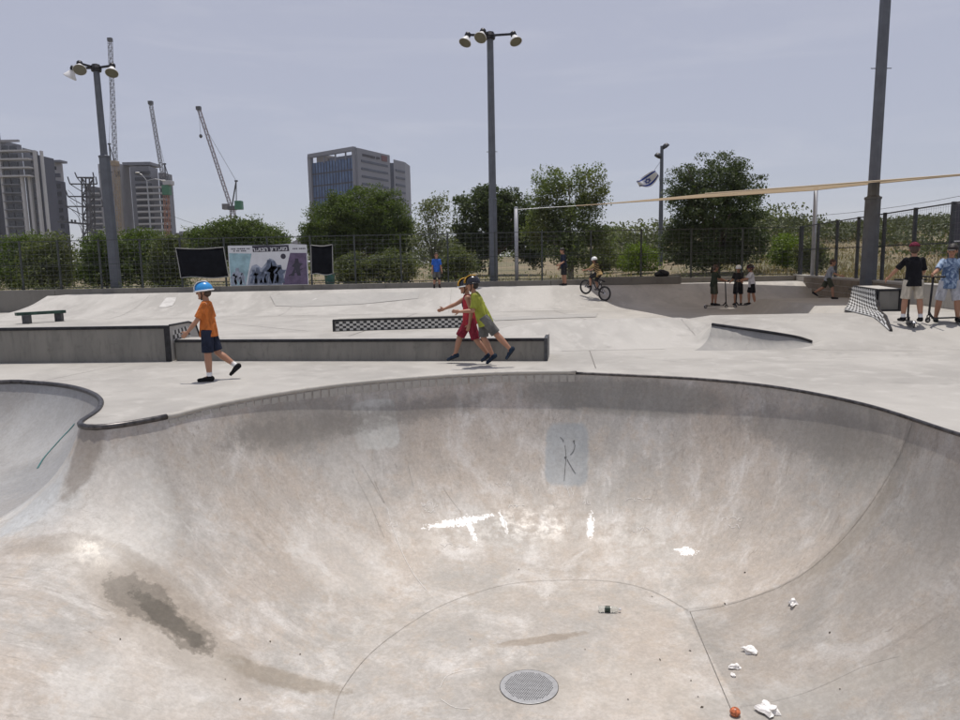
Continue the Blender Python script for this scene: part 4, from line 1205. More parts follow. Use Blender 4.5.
# ================================================================== VEGETATION
def leaf_cards(centers, size, aspect=.5, up_bias=.25):
    n = len(centers); c = np.asarray(centers)
    a_ = RNG.normal(size=(n,3)); a_ /= np.linalg.norm(a_,axis=1)[:,None]
    b2_ = RNG.normal(size=(n,3)); b2_[:,2] *= up_bias+.4; b2_ -= a_*(a_*b2_).sum(1)[:,None]; b2_ /= np.linalg.norm(b2_,axis=1)[:,None]
    s_ = (size*RNG.uniform(.6,1.35,n))[:,None]
    V = np.stack([c-a_*s_, c+b2_*s_*aspect-a_*s_*.1, c+a_*s_, c-b2_*s_*aspect+a_*s_*.1],1).reshape(-1,3)
    return V, np.arange(4*n).reshape(n,4)
def crown_points(blobs, ncl, per, spread, shell=.55):
    """clumps of leaves spread through a set of ellipsoids (c, rx, ry, rz)"""
    vol = np.array([b_[1]*b_[2]*b_[3] for b_ in blobs])**.66; vol /= vol.sum(); out = []; anchors = []
    for (c, rx, ry, rz), f in zip(blobs, vol):
        k = max(4,int(ncl*f)); d = RNG.normal(size=(k,3)); d /= np.linalg.norm(d,axis=1)[:,None]
        r_ = shell+(1-shell)*RNG.random(k)**.6
        r_ *= 1+.10*np.sin(d[:,0]*5+d[:,2]*7)+.08*np.sin(d[:,1]*9+d[:,0]*4)
        p = np.array(c)+d*r_[:,None]*np.array((rx,ry,rz)); anchors.append(p)
        sp_ = spread*RNG.uniform(.6,1.4,k)
        q = p[:,None,:]+np.clip(RNG.normal(size=(k,per,3)),-1.5,1.5)*sp_[:,None,None]*np.array((1,1,.62)); out.append(q.reshape(-1,3))
    return np.vstack(out), np.vstack(anchors)
def tree(name, label, base, blobs, leafm, ncl, per, spread, size, barkm='bark', trunk_r=.16, cat='tree', nlimb=7, shell=.55, aspect=.5, group=None, fork=.35):
    """blobs in metres relative to the base"""
    o = tag(empty(name, base), label, cat, group)
    pts_, anc = crown_points(blobs, ncl, per, spread, shell)
    pts_ = pts_[pts_[:,2] > .15]
    V, F = leaf_cards(pts_, size, aspect)
    np_mesh('crown', V, F, leafm, o)
    mb = MB(); cz = np.mean([b_[0][2] for b_ in blobs]); cxm = np.mean([b_[0][0] for b_ in blobs]); tz = max(.4,cz*fork+.2)
    mb.tube([(0,0,-.2),(.04,0,tz*.5),(cxm*.25,.02,tz)], [trunk_r*1.25,trunk_r,trunk_r*.85], 8)
    sel = RNG.choice(len(anc), min(nlimb*2,len(anc)), replace=False)
    for k, i in enumerate(sel):
        e = Vector(anc[i]); s0 = Vector((cxm*.25,.02,tz)); mdp = s0.lerp(e,.5)+Vector((0,0,.12*(e-s0).length))
        mb.tube([s0-Vector((0,0,.1)), mdp, e], [trunk_r*.55,trunk_r*.32,trunk_r*.10], 5)
    mb.build('trunk', barkm, o, True)
    return o
def px_blobs(base, Yt, items, dy=.8):
    """items: (px, py, half width px, half height px)"""
    out = []
    for px, py, hw, hh_ in items:
        c = at(px,py,Yt); k = Yt/720.0
        out.append(((c.x-base[0],RNG.uniform(-.4,.4),c.z-base[2]), hw*k, hw*k*dy, hh_*k))
    return out
def px_tree(name, label, px, Yt, items, leafm, ncl, per, spread, size, **k):
    bx_ = at(px,265,Yt).x; base = (bx_,Yt,land_z(bx_,Yt))
    return tree(name, label, base, px_blobs(base,Yt,items), leafm, ncl, per, spread, size, **k)
px_tree('round_tree','big dense round green tree in front of the office block',358,47,[(335,232,30,30),(385,228,30,32),(360,215,36,25),(318,240,14,16),(402,240,14,18)],'leaf_green',800,110,.24,.066,trunk_r=.25)
px_tree('green_tree','broad green tree behind the printed banner, under the third crane',236,54,[(212,243,25,15),(262,243,25,16),(240,234,26,15)],'leaf_green',420,100,.32,.085,trunk_r=.2)
px_tree('dark_tree','dark green tree right behind the central lamp post',492,43,[(478,222,22,30),(510,222,26,30),(492,205,20,17),(530,240,14,28),(470,250,18,20)],'leaf_dark',440,75,.26,.09,trunk_r=.22)
px_tree('grey_tree','slim sparse grey green tree between the round tree and the dark tree',434,35,[(433,222,17,25),(424,245,15,20),(445,250,14,20),(436,206,11,11)],'leaf_grey',170,30,.20,.06,barkm='pale_bark',trunk_r=.08,shell=.3)
px_tree('loose_tree','tall loose grey green tree with twin tops left of the flag',570,36,[(553,192,20,30),(588,190,19,29),(570,226,33,26),(545,232,20,24),(600,240,14,20),(572,252,26,18)],'leaf_loose',380,82,.24,.062,barkm='pale_bark',trunk_r=.15,shell=.3)
px_tree('dark_round_tree','large dark round tree right of the flag behind the sail edge',715,36,[(688,192,24,26),(738,190,24,28),(714,178,30,23),(714,205,46,30),(715,235,46,28),(680,240,20,24),(750,238,20,26),(712,258,36,14)],'leaf_dark',680,80,.22,.06,trunk_r=.22,shell=.4,fork=.2)
for px, tp, hw, Yt, m_, lb in ((20,262,30,37,'leaf_green','green bush at the far left edge behind the back fence'),(52,265,24,34,'leaf_dull','dull grey green bush right of the far left bush'),
        (105,262,26,36,'leaf_green','green bush left of the left lamp post'),(140,258,34,37,'leaf_green','broad green bush right of the left lamp post'),(168,266,16,34,'leaf_dull','small dull bush left of the black screens')):
    px_tree('bush', lb, px, Yt, [(px-hw*.4,tp-2,hw*.6,24),(px+hw*.4,tp-4,hw*.6,24),(px,tp-12,hw*.6,18),(px,tp+12,hw*.95,14)], m_, 210, 60, .24, .065, cat='bush', trunk_r=.07, nlimb=4, group='bushes behind the back fence')
for px, tp, hw, Yt, m_, lb in ((352,272,22,33,'leaf_dull','low dull bush right of the black screens'),(392,270,26,33,'leaf_dull','low dull bush below the big round tree'),
        (455,268,20,33,'leaf_dull','low dull bush behind the boy in blue'),(638,262,21,39,'leaf_lime','bright yellow green bush left of the dark round tree'),
        (786,252,17,37,'leaf_lime','bright yellow green bush near the fence corner'),(812,258,14,33,'leaf_dull','dull bush just beyond the fence corner'),(602,266,20,41,'leaf_dull','dull bush under the loose tree')):
    px_tree('bush', lb, px, Yt, [(px-hw*.35,tp,hw*.65,14),(px+hw*.35,tp-1,hw*.65,14),(px,tp-8,hw*.5,10)], m_, 130, 55, .19, .06, cat='bush', trunk_r=.05, nlimb=4, group='bushes behind the back fence')
# far treeline and hillside scrub
def scatter(n, fn):
    out = []
    while len(out) < n:
        p = fn()
        if p is not None: out.append(p)
    return np.array(out)
def scr_pt():
    y = RNG.uniform(42,120); k = RNG.uniform(.16,.80); x = k*y
    if math.sin(x*.33+y*.21)+math.sin(x*.13-y*.4+2)+.9*(y > 75) < RNG.uniform(-.6,1.2): return None
    return (x,y,land_z(x,y))
cen = scatter(2000, scr_pt)
rad = RNG.uniform(.35,1.0,len(cen))
q = cen[:,None,:]+np.clip(RNG.normal(size=(len(cen),42,3)),-1.5,1.5)*rad[:,None,None]*np.array((.8,.8,.55))+np.array((0,0,.3))
V, F = leaf_cards(q.reshape(-1,3), .16)
tag(np_mesh('hillside_scrub', V, F, 'scrub_green'), 'dull green scrub covering the hillside beyond the side fence', 'scrub', kind='stuff')
def far_pt():
    y = RNG.uniform(70,140); k = RNG.uniform(-1.0,.45); return (k*y,y,0)
cen = scatter(420, far_pt); cen[:,2] = [land_z(x,y)+.4 for x,y,_ in cen]
rad = RNG.uniform(1.0,2.0,len(cen))*np.where(cen[:,0]/cen[:,1] < .12,1.2,.75)
q = cen[:,None,:]+np.clip(RNG.normal(size=(len(cen),110,3)),-1.5,1.5)*rad[:,None,None]*np.array((1,1,.55))+np.array((0,0,.7))
V, F = leaf_cards(q.reshape(-1,3), .2)
tag(np_mesh('distant_wood', V, F, 'leaf_dull'), 'belt of distant green trees seen between the nearer trees', 'trees', kind='stuff')
# dry grass blades
def gr_pt():
    if RNG.random() < .93:
        y = RNG.uniform(15,62); x = wall_x(min(y,28.5))+.75+abs(RNG.normal())*y*.28
    else:
        y = RNG.uniform(28.7,44); x = RNG.uniform(-30,14)
    if y < 28.6 and x < wall_x(y)+.7: return None
    return (x,y)
gp = scatter(13000, gr_pt); gzv = np.array([land_z(x,y) for x,y in gp])
n = len(gp); hgt = RNG.uniform(.12,.42,n)*np.clip(.5+.6*np.sin(gp[:,0]*.5+gp[:,1]*.3)**2,.4,1.1); ang = RNG.uniform(0,2*math.pi,n); wd = .012+.0006*gp[:,1]
ln_ = RNG.normal(size=(n,2))*.12
b0 = np.column_stack([gp,gzv-.03]); dx = np.column_stack([np.cos(ang)*wd,np.sin(ang)*wd,np.zeros(n)])
tp_ = b0+np.column_stack([ln_,hgt])
V = np.stack([b0-dx,b0+dx,tp_+dx*.25,tp_-dx*.25],1).reshape(-1,3)
tag(np_mesh('dry_grass', V, np.arange(4*n).reshape(n,4), 'dry_grass'), 'tall dry straw coloured grass beyond the fences', 'grass', kind='stuff')
# weeds at the foot of the fence
def wd_pt():
    x = RNG.uniform(-25,11); return (x,28.75+abs(RNG.normal())*.8,.6+RNG.uniform(0,.35))
cen = scatter(260, wd_pt)
q = cen[:,None,:]+RNG.normal(size=(len(cen),26,3))*np.array((.22,.2,.2))
V, F = leaf_cards(q.reshape(-1,3), .055, .3)
tag(np_mesh('weeds', V, F, 'leaf_dull'), 'weeds growing along the foot of the back fence', 'weeds', kind='stuff')
# litter bin behind the fence
bp_ = at(330,284,28.75)
bi = tag(empty('litter_bin', (bp_.x,28.75,.62)), 'small teal litter bin behind the fence beside the narrow black screen', 'bin')
MB().lathe([(.17,0),(.20,.55),(.215,.56),(.215,.60),(.18,.60),(.16,.1)],12).build('bucket','teal_plastic',bi,True)
MB().lathe([(.22,.60),(.22,.64),(.05,.68)],12).build('lid','dark_steel',bi,True)

# ================================================================== BUILDINGS
def U(px, Yb): return at(px,200,Yb).x
def Zp(py, Yb, px=240): return at(px,py,Yb).z
def block(name, px0, px1, pyt, Yb, dep, m, parent, dy=0.0, zb=0.0):
    dep = min(dep,9); px1 -= (480-px1)*dep/(Yb+dep)*.9
    return MB().box(U(px0,Yb),U(px1,Yb),Yb+dy,Yb+dy+dep,zb,Zp(pyt,Yb,px0)).build(name,m,parent)
def part_box(name, px0, px1, py0, py1, Yb, y0, y1, m, parent):
    return MB().box(U(px0,Yb),U(px1,Yb),Yb+y0,Yb+y1,Zp(py1,Yb,(px0+px1)/2),Zp(py0,Yb,(px0+px1)/2)).build(name,m,parent)
# tower A
Yb = 260
tA = tag(empty('apartment_tower', (0,0,0)), 'tall grey blue apartment tower at the left edge', 'building')
block('dark_core',-60,3.2,128.5,Yb,20,'facade_dark',tA,1.0)
block('main_wall',3.4,25,141,Yb,18,'facade_grey',tA); block('side_wall',25.2,39,147,Yb,18,'facade_grey',tA,1.2); block('end_wall',39.2,48,154,Yb,18,'facade_dark',tA,2.4)
for k in range(12):
    y0 = 144+k*8.4
    if y0 > 236: break
    for (a_,c_) in ((7.5,13),(15,21.5)): part_box('window',a_,c_,y0+1.6,y0+6.2,Yb,-.25,.3,'window_dark',tA)
    part_box('window',33.2,36.4,y0+1.6+4,y0+6.8+4,Yb,.95,1.4,'window_dark',tA)
    if k < 4: part_box('balcony_slab',-3 if k in (1,3) else 6,36,y0+6.6,y0+8.2,Yb,-2.2,1.0,'slab_white',tA)
    else: part_box('balcony_slab',6,24,y0+6.8,y0+7.8,Yb,-1.6,-.3,'facade_grey',tA)
for a_,c_,yt,y_ in ((4.5,6.6,140,-.6),(23.6,26.2,176,-.5),(29.3,31.6,176,.6),(37,39.4,150,.5),(42.2,43.9,150,1.6)): part_box('fin',a_,c_,yt,240,Yb,y_-.4,y_+.8,'slab_white',tA)
part_box('roof_parapet',3.4,25,139.8,142.0,Yb,-.5,.4,'facade_light',tA)
# tower B
Yb = 300
tB = tag(empty('apartment_tower', (0,0,0)), 'second apartment tower with pale top storeys, right of the left edge tower', 'building')
block('wall',40,65.5,180,Yb,20,'facade_dark',tB); 
MB().box(U(40,Yb),U(53.5,Yb),Yb-.3,Yb+9,Zp(180,Yb,52)+.02,Zp(161,Yb,52)).build('top_storeys','facade_light',tB)
for a_,c_ in ((45,49),(54,59.5)): part_box('window',a_,c_,166.5,170,Yb,-.7,0,'window_dark',tB)
part_box('window_band',44,63,173.5,177.5,Yb,-.75,0,'facade_dark',tB)
part_box('roof_plant',49,60,158.8,161,Yb,3,8,'facade_grey',tB)
for k in range(7):
    for a_,c_ in ((46.5,49.5),(52.5,55.5),(58.5,62)): part_box('window',a_,c_,184+k*8,188.4+k*8,Yb,-.3,.1,'window_dark',tB)
# tower C
Yb = 330
tC = tag(empty('apartment_block', (0,0,0)), 'pale apartment block with white balconies behind the first two cranes', 'building')
block('light_wall',101,131,164,Yb,22,'facade_light',tC); block('grey_wall',131.2,158,166,Yb,24,'facade_grey',tC,1.0); block('right_wall',158.2,171,172,Yb,20,'facade_grey',tC,2.2)
block('left_wing',84,101.5,186,Yb,22,'facade_grey',tC,1.5)
part_box('stair_panel',117,122.5,170,236,Yb,-.6,.0,'facade_beige',tC)
for k in range(11):
    y0 = 170+k*6.1
    part_box('window',136,152,y0+1,y0+4.2,Yb,.55,1.1,'window_dark',tC); part_box('window',160,168,y0+6,y0+9.4,Yb,1.7,2.3,'window_dark',tC)
    if k > 1: part_box('balcony',138,165,y0+4.3,y0+6.0,Yb,-1.4,.9,'slab_white',tC)
    if y0 > 184: part_box('window',88,98,y0+1,y0+4,Yb,1.0,1.6,'window_dark',tC); part_box('balcony',90,101,y0+4.2,y0+5.6,Yb,.1,1.4,'slab_white',tC)
part_box('roof_house',122,150,161,164,Yb,3,14,'facade_grey',tC); part_box('round_vent',119,123,171,177,Yb,-.9,-.55,'window_dark',tC)
# low building beyond
tD = tag(empty('low_building', (0,0,0)), 'small pale building above the trees between the second crane and the third crane', 'building')
Yb = 340
block('wall',172,187,233,Yb,14,'facade_light',tD); part_box('roof_house',175,181,231,233.2,Yb,2,9,'facade_light',tD); part_box('window',177,180,235,238,Yb,-.3,.1,'window_dark',tD)
# office block
Yo = 270
C0_ = Vector((U(357.5,Yo),Yo,0)); L0_ = Vector((U(312,Yo+14),Yo+14,0)); R0_ = Vector((U(389.5,Yo+20),Yo+20,0)); K0_ = L0_+(R0_-C0_)
of = tag(empty('office_block', (0,0,0)), 'modern blue glass office block with pale ribbed right side behind the round tree', 'building')
zt = at(357,147,Yo).z; zg = at(340,160,Yo+6).z
MB().prism([(p.x,p.y) for p in (L0_,C0_,R0_,K0_)],0,zg).build('glass_core','office_glass',of)
nl = (C0_-L0_).cross(Vector((0,0,1))).normalized(); nr = (R0_-C0_).cross(Vector((0,0,1))).normalized()
def face(name,a_,c_,n_,u0,u1,z0,z1,o0,o1,m):
    p, q = a_.lerp(c_,u0), a_.lerp(c_,u1)
    MB().prism([(w.x,w.y) for w in (p+n_*o1,q+n_*o1,q+n_*o0,p+n_*o0)],z0,z1).build(name,m,of)
face('corner_frame',L0_,C0_,nl,-.02,.05,0,zt-1.2,-.5,.9,'office_frame'); face('corner_frame',L0_,C0_,nl,.955,1.0,0,zt-.2,.02,.9,'office_frame')
mb = MB(); mb.beam(L0_+nl*.4+Vector((0,0,zt-1.0)),C0_+nl*.4+Vector((0,0,zt-.6)),1.6,1.4); mb.build('roof_beam','office_frame',of)
for u in (.33,.58,.80): face('roof_post',L0_,C0_,nl,u-.008,u+.008,zg-.5,zt-1.3,0,.5,'office_frame')
face('roof_plant',L0_,C0_,nl,.06,.30,zg+.02,zg+2.6,-6,-2,'facade_beige'); face('roof_plant',L0_,C0_,nl,.32,.95,zg+.02,zg+1.6,-6,-2.5,'facade_grey')
fl_h = (zg-0)/9.0
for k in range(9):
    z0 = k*fl_h
    face('spandrel',L0_,C0_,nl,.05,.955,z0,z0+.55,.02,.22,'facade_dark')
    face('window_band',L0_,C0_,nl,.05,.955,z0+.56,z0+fl_h-.01,.03,.12,'office_glass')
for u in np.linspace(.05,.955,15)[1:-1]: face('mullion',L0_,C0_,nl,u-.003,u+.003,0,zg,.13,.3,'facade_dark')
face('side_wall',C0_,R0_,nr,0,1,0,zt-.3,.02,.8,'office_frame')
for k in range(8):
    z0 = zt-5.1-k*2.75
    face('window_band',C0_,R0_,nr,.10,.92,z0,z0+.85,.7,.95,'office_dark')
u = .14
while u < .66:
    d = rr.uniform(.018,.03); face('sign_letter',C0_,R0_,nr,u,u+d,zt-3.0+rr.uniform(0,.2),zt-2.0,.82,1.0,'sign_dark'); u += d+.014+(rr.random()<.15)*.03
face('sign_logo',C0_,R0_,nr,.72,.90,zt-3.1,zt-1.0,.82,1.0,'sign_red')
S0_ = R0_+Vector((1.9,1.5,0)); S1_ = Vector((U(406,Yo+30),Yo+30,0)); 
MB().prism([(p.x,p.y) for p in (R0_+Vector((.1,.8,0)),S0_,S0_+Vector((1,12,0)),R0_+Vector((0,12,0)))],0,zt-3).build('recess_glass','office_dark',of)
ns = (S1_-S0_).cross(Vector((0,0,1))).normalized()
MB().prism([(p.x,p.y) for p in (S0_,S1_,S1_+Vector((1,12,0)),S0_+Vector((1,12,0)))],0,zt-1.6).build('wing_wall','office_frame',of)
for k in range(8): face('window_band',S0_,S1_,ns,.15,.95,zt-6-k*2.8,zt-5.2-k*2.8,.0,.25,'office_dark')
# far roof line to the right of the round tree
tE = tag(empty('low_building', (0,0,0)), 'distant grey gabled roof left of the big round tree', 'building')
Yb = 200
block('wall',284,300,247,Yb,10,'facade_grey',tE)
mb = MB(); zz0 = Zp(247,Yb,292); mb.add([(U(281,Yb),Yb-1,zz0),(U(306,Yb),Yb-1,zz0+.0),(U(303,Yb),Yb-1,Zp(236,Yb,303)),(U(281,Yb),Yb+11,zz0),(U(306,Yb),Yb+11,zz0),(U(303,Yb),Yb+11,Zp(236,Yb,303))],[(0,1,2),(5,4,3),(0,2,5,3),(1,4,5,2),(0,3,4,1)]); mb.build('roof','facade_light',tE)

# ================================================================== CRANES, PYLON, STREET LAMP, WIRES
def lattice(mb, a_, c_, w, n, t):
    a_, c_ = Vector(a_), Vector(c_); d = (c_-a_).normalized(); x_ = d.cross(Vector((0,1,0))).normalized(); y_ = x_.cross(d)
    off = [x_*sx*w/2+y_*sy*w/2 for sx,sy in ((-1,-1),(1,-1),(1,1),(-1,1))]
    for o_ in off: mb.beam(a_+o_,c_+o_,t)
    for k in range(n):
        p, q = a_.lerp(c_,k/n), a_.lerp(c_,(k+1)/n)
        for i in range(4):
            j = (i+1)%4
            mb.beam(p+off[i],q+off[j],t*.7) if (k+i)%2 else mb.beam(p+off[j],q+off[i],t*.7)
            mb.beam(q+off[i],q+off[j],t*.7)
def crane(Yc, label, tower, jib, mast, cab, tower_m, jib_m, w=1.7, t=.26):
    o = tag(empty('luffing_crane', (at(tower[0],240,Yc).x,Yc,0)), label, 'crane', 'tower cranes on the skyline')
    L = o.location
    a_, c_ = at(tower[0],240,Yc)-L, at(tower[1],tower[2],Yc)-L; a_.z = 0
    mb = MB(); lattice(mb,a_,c_,w*1.05,14,t*.8); mb.build('tower',tower_m,o)
    j0, j1 = at(*jib[0],Yc)-L, at(*jib[1],Yc)-L
    mb = MB(); lattice(mb,j0,j1,w*.7,34,t*.5); mb.build('jib',jib_m,o)
    mb = MB(); mb.box(j1.x-.9,j1.x+.9,-.7,.7,j1.z-.6,j1.z+.8); mb.build('jib_head','dark_steel',o)
    m0, m1 = at(*mast[0],Yc)-L, at(*mast[1],Yc)-L
    mb = MB(); mb.beam(m0,m1,.45); mb.beam(m0+Vector((1.8,0,0)),m1,.3); mb.beam(m1+Vector((-.6,0,0)),m1+Vector((.6,0,0)),.6); mb.build('a_frame','dark_steel',o)
    mb = MB(); mb.tube([m1,j0.lerp(j1,.82)],.07,4); mb.build('pendant_cable','dark_steel',o)
    for (px0,py0,px1,py1,m) in cab:
        p, q = at(px0,py0,Yc)-L, at(px1,py1,Yc)-L
        MB().box(p.x,q.x,-1.6,1.6,q.z,p.z).build('machine_house',m,o,bevel=.1)
    hk = at(jib[1][0]+2.2,jib[1][1]+28,Yc)-L
    return o, j1, hk
crane(318,'tallest crane with near vertical jib and yellow tower behind the left lamp post',(116.5,115.5,163),((115.5,163),(110,40)),((111,165),(109.3,144)),((112,161,118,166,'crane_yellow'),),'crane_yellow','crane_grey',1.9)
crane(318,'crane with green cab and orange tower beside the pale apartment block',(167,166,190),((163,178),(150.6,103)),((166,182),(164.5,164)),((163,185.5,170.5,195,'crane_green'),(164,181,173,185,'slab_white')),'crane_orange','crane_grey',1.7)
o_, j1_, hk_ = crane(300,'crane with green machine house and long leaning reddish jib above the green tree',(233,232.5,207),((230.5,206),(198.6,108.5)),((232,206),(236.2,181)),((235.5,201,242.5,209.5,'crane_green'),(223,204,229,209.5,'crane_grey'),(228.5,206,236,210,'dark_steel')),'crane_red','crane_red',1.6)
mb = MB(); mb.tube([j1_,hk_],.06,4); mb.lathe([(.1,1),(.6,.6),(.7,0),(.3,-.6)],8,Matrix.Translation(hk_)); mb.build('hook_block','dark_steel',o_)
py_ = tag(empty('power_pylon', (at(87.5,240,210).x,210,0)), 'dark steel pylon with bent cross arms between the towers', 'pylon'); L = py_.location
mb = MB(); lattice(mb,(0,0,0),at(87.5,178,210)-L,2.2,10,.3); mb.build('mast','dark_steel',py_)
for y0,xl_,xr_,dz in ((178.5,77,94,5),(185,70,97,7),(197.5,68,101,6),(207.5,66,103,7)):
    a_, c_ = at(xl_,y0-1,210)-L, at(xr_,y0-1,210)-L; mb = MB(); mb.beam(a_,c_,.35); mb.beam(a_,a_+Vector((-.5,0,dz*.29)),.25); mb.beam(c_,c_+Vector((-.2,0,dz*.29)),.25)
    mb.beam(a_,at(84,y0+8,210)-L,.2); mb.build('cross_arm','dark_steel',py_)
a_, c_ = at(58,221.5,210)-L, at(86,224,210)-L
mb = MB(); mb.beam(a_,c_,.5)
for t in (.1,.3,.5,.62): mb.beam(a_.lerp(c_,t),a_.lerp(c_,t)+Vector((0,0,.9)),.4)
mb.build('working_platform','dark_steel',py_)
mb = MB()
for k in range(4):
    p_ = [at(68+2*k,190+10*k,210)-L+Vector((math.sin(t*6.28)*.8+t*4.2,0,-t*9)) for t in np.linspace(0,1,8)]; mb.tube(p_,.07,4)
tag(mb.build('loose_cables','dark_steel',py_),kind='stuff')
sl = tag(empty('street_lamp', (at(151.5,240,110).x,110,0)), 'pale twin arm street lamp in front of the pale apartment block', 'street lamp'); L = sl.location
ht = (at(151.5,180,110)-L).z
MB().tube([(0,0,0),(0,0,ht)],[.16,.1],8).build('pole','galvanised',sl)
for px, py in ((137.5,172.5),(163.5,180.5)):
    e = at(px,py,110)-L; MB().tube([(0,0,ht-.1),(e.x*.5,0,(ht+e.z)/2+.2),(e.x,0,e.z)],.06,6).build('arm','galvanised',sl); hd = MB(); hd.ell((e.x,0,e.z),.38,.2,.1); hd.build('lamp_head','lamp_white',sl,True)
for k,(y0,y1) in enumerate(((148,238),(196.5,196.5),(222,221),(238,232))):
    a_, c_ = (at(1000,y0,160), at(560,y1-20,260)) if k == 0 else (at(1000,y0+10,140), at(740,y1+16,220)) if k > 1 else (at(1000,188,150), at(700,214,230))
    if k == 0: continue
    P_ = [a_.lerp(c_,t)+Vector((0,0,-3.0*4*t*(1-t))) for t in np.linspace(0,1,14)]
    tag(MB().tube(P_,.05,4).build('power_line','dark_steel'), ('','uppermost thin power line in the sky above the side fence','middle thin power line above the side fence','lowest thin power line just above the hill')[k], 'power line', 'power lines over the hill')
P_ = [at(172,216,230).lerp(at(312,236,260),t)+Vector((0,0,-3*4*t*(1-t))) for t in np.linspace(0,1,12)]
tag(MB().tube(P_,.05,4).build('power_line','dark_steel'), 'thin power line sagging below the third crane towards the office block', 'power line')
# hazy summer air round the whole place
hz = MB().box(-620,620,-60,620,-5,118).build('haze',None); tag(hz,kind='stuff')
hm_ = bpy.data.materials.new('haze_air'); hm_.use_nodes = True; hnt = hm_.node_tree; hnt.nodes.clear()
ho = hnt.nodes.new('ShaderNodeOutputMaterial'); hv = hnt.nodes.new('ShaderNodeVolumePrincipled')
hv.inputs['Color'].default_value = (.88,.89,.95,1); hv.inputs['Density'].default_value = .00022; hv.inputs['Anisotropy'].default_value = .2
hnt.links.new(hv.outputs[0], ho.inputs['Volume']); hz.data.materials.append(hm_)
#PART4

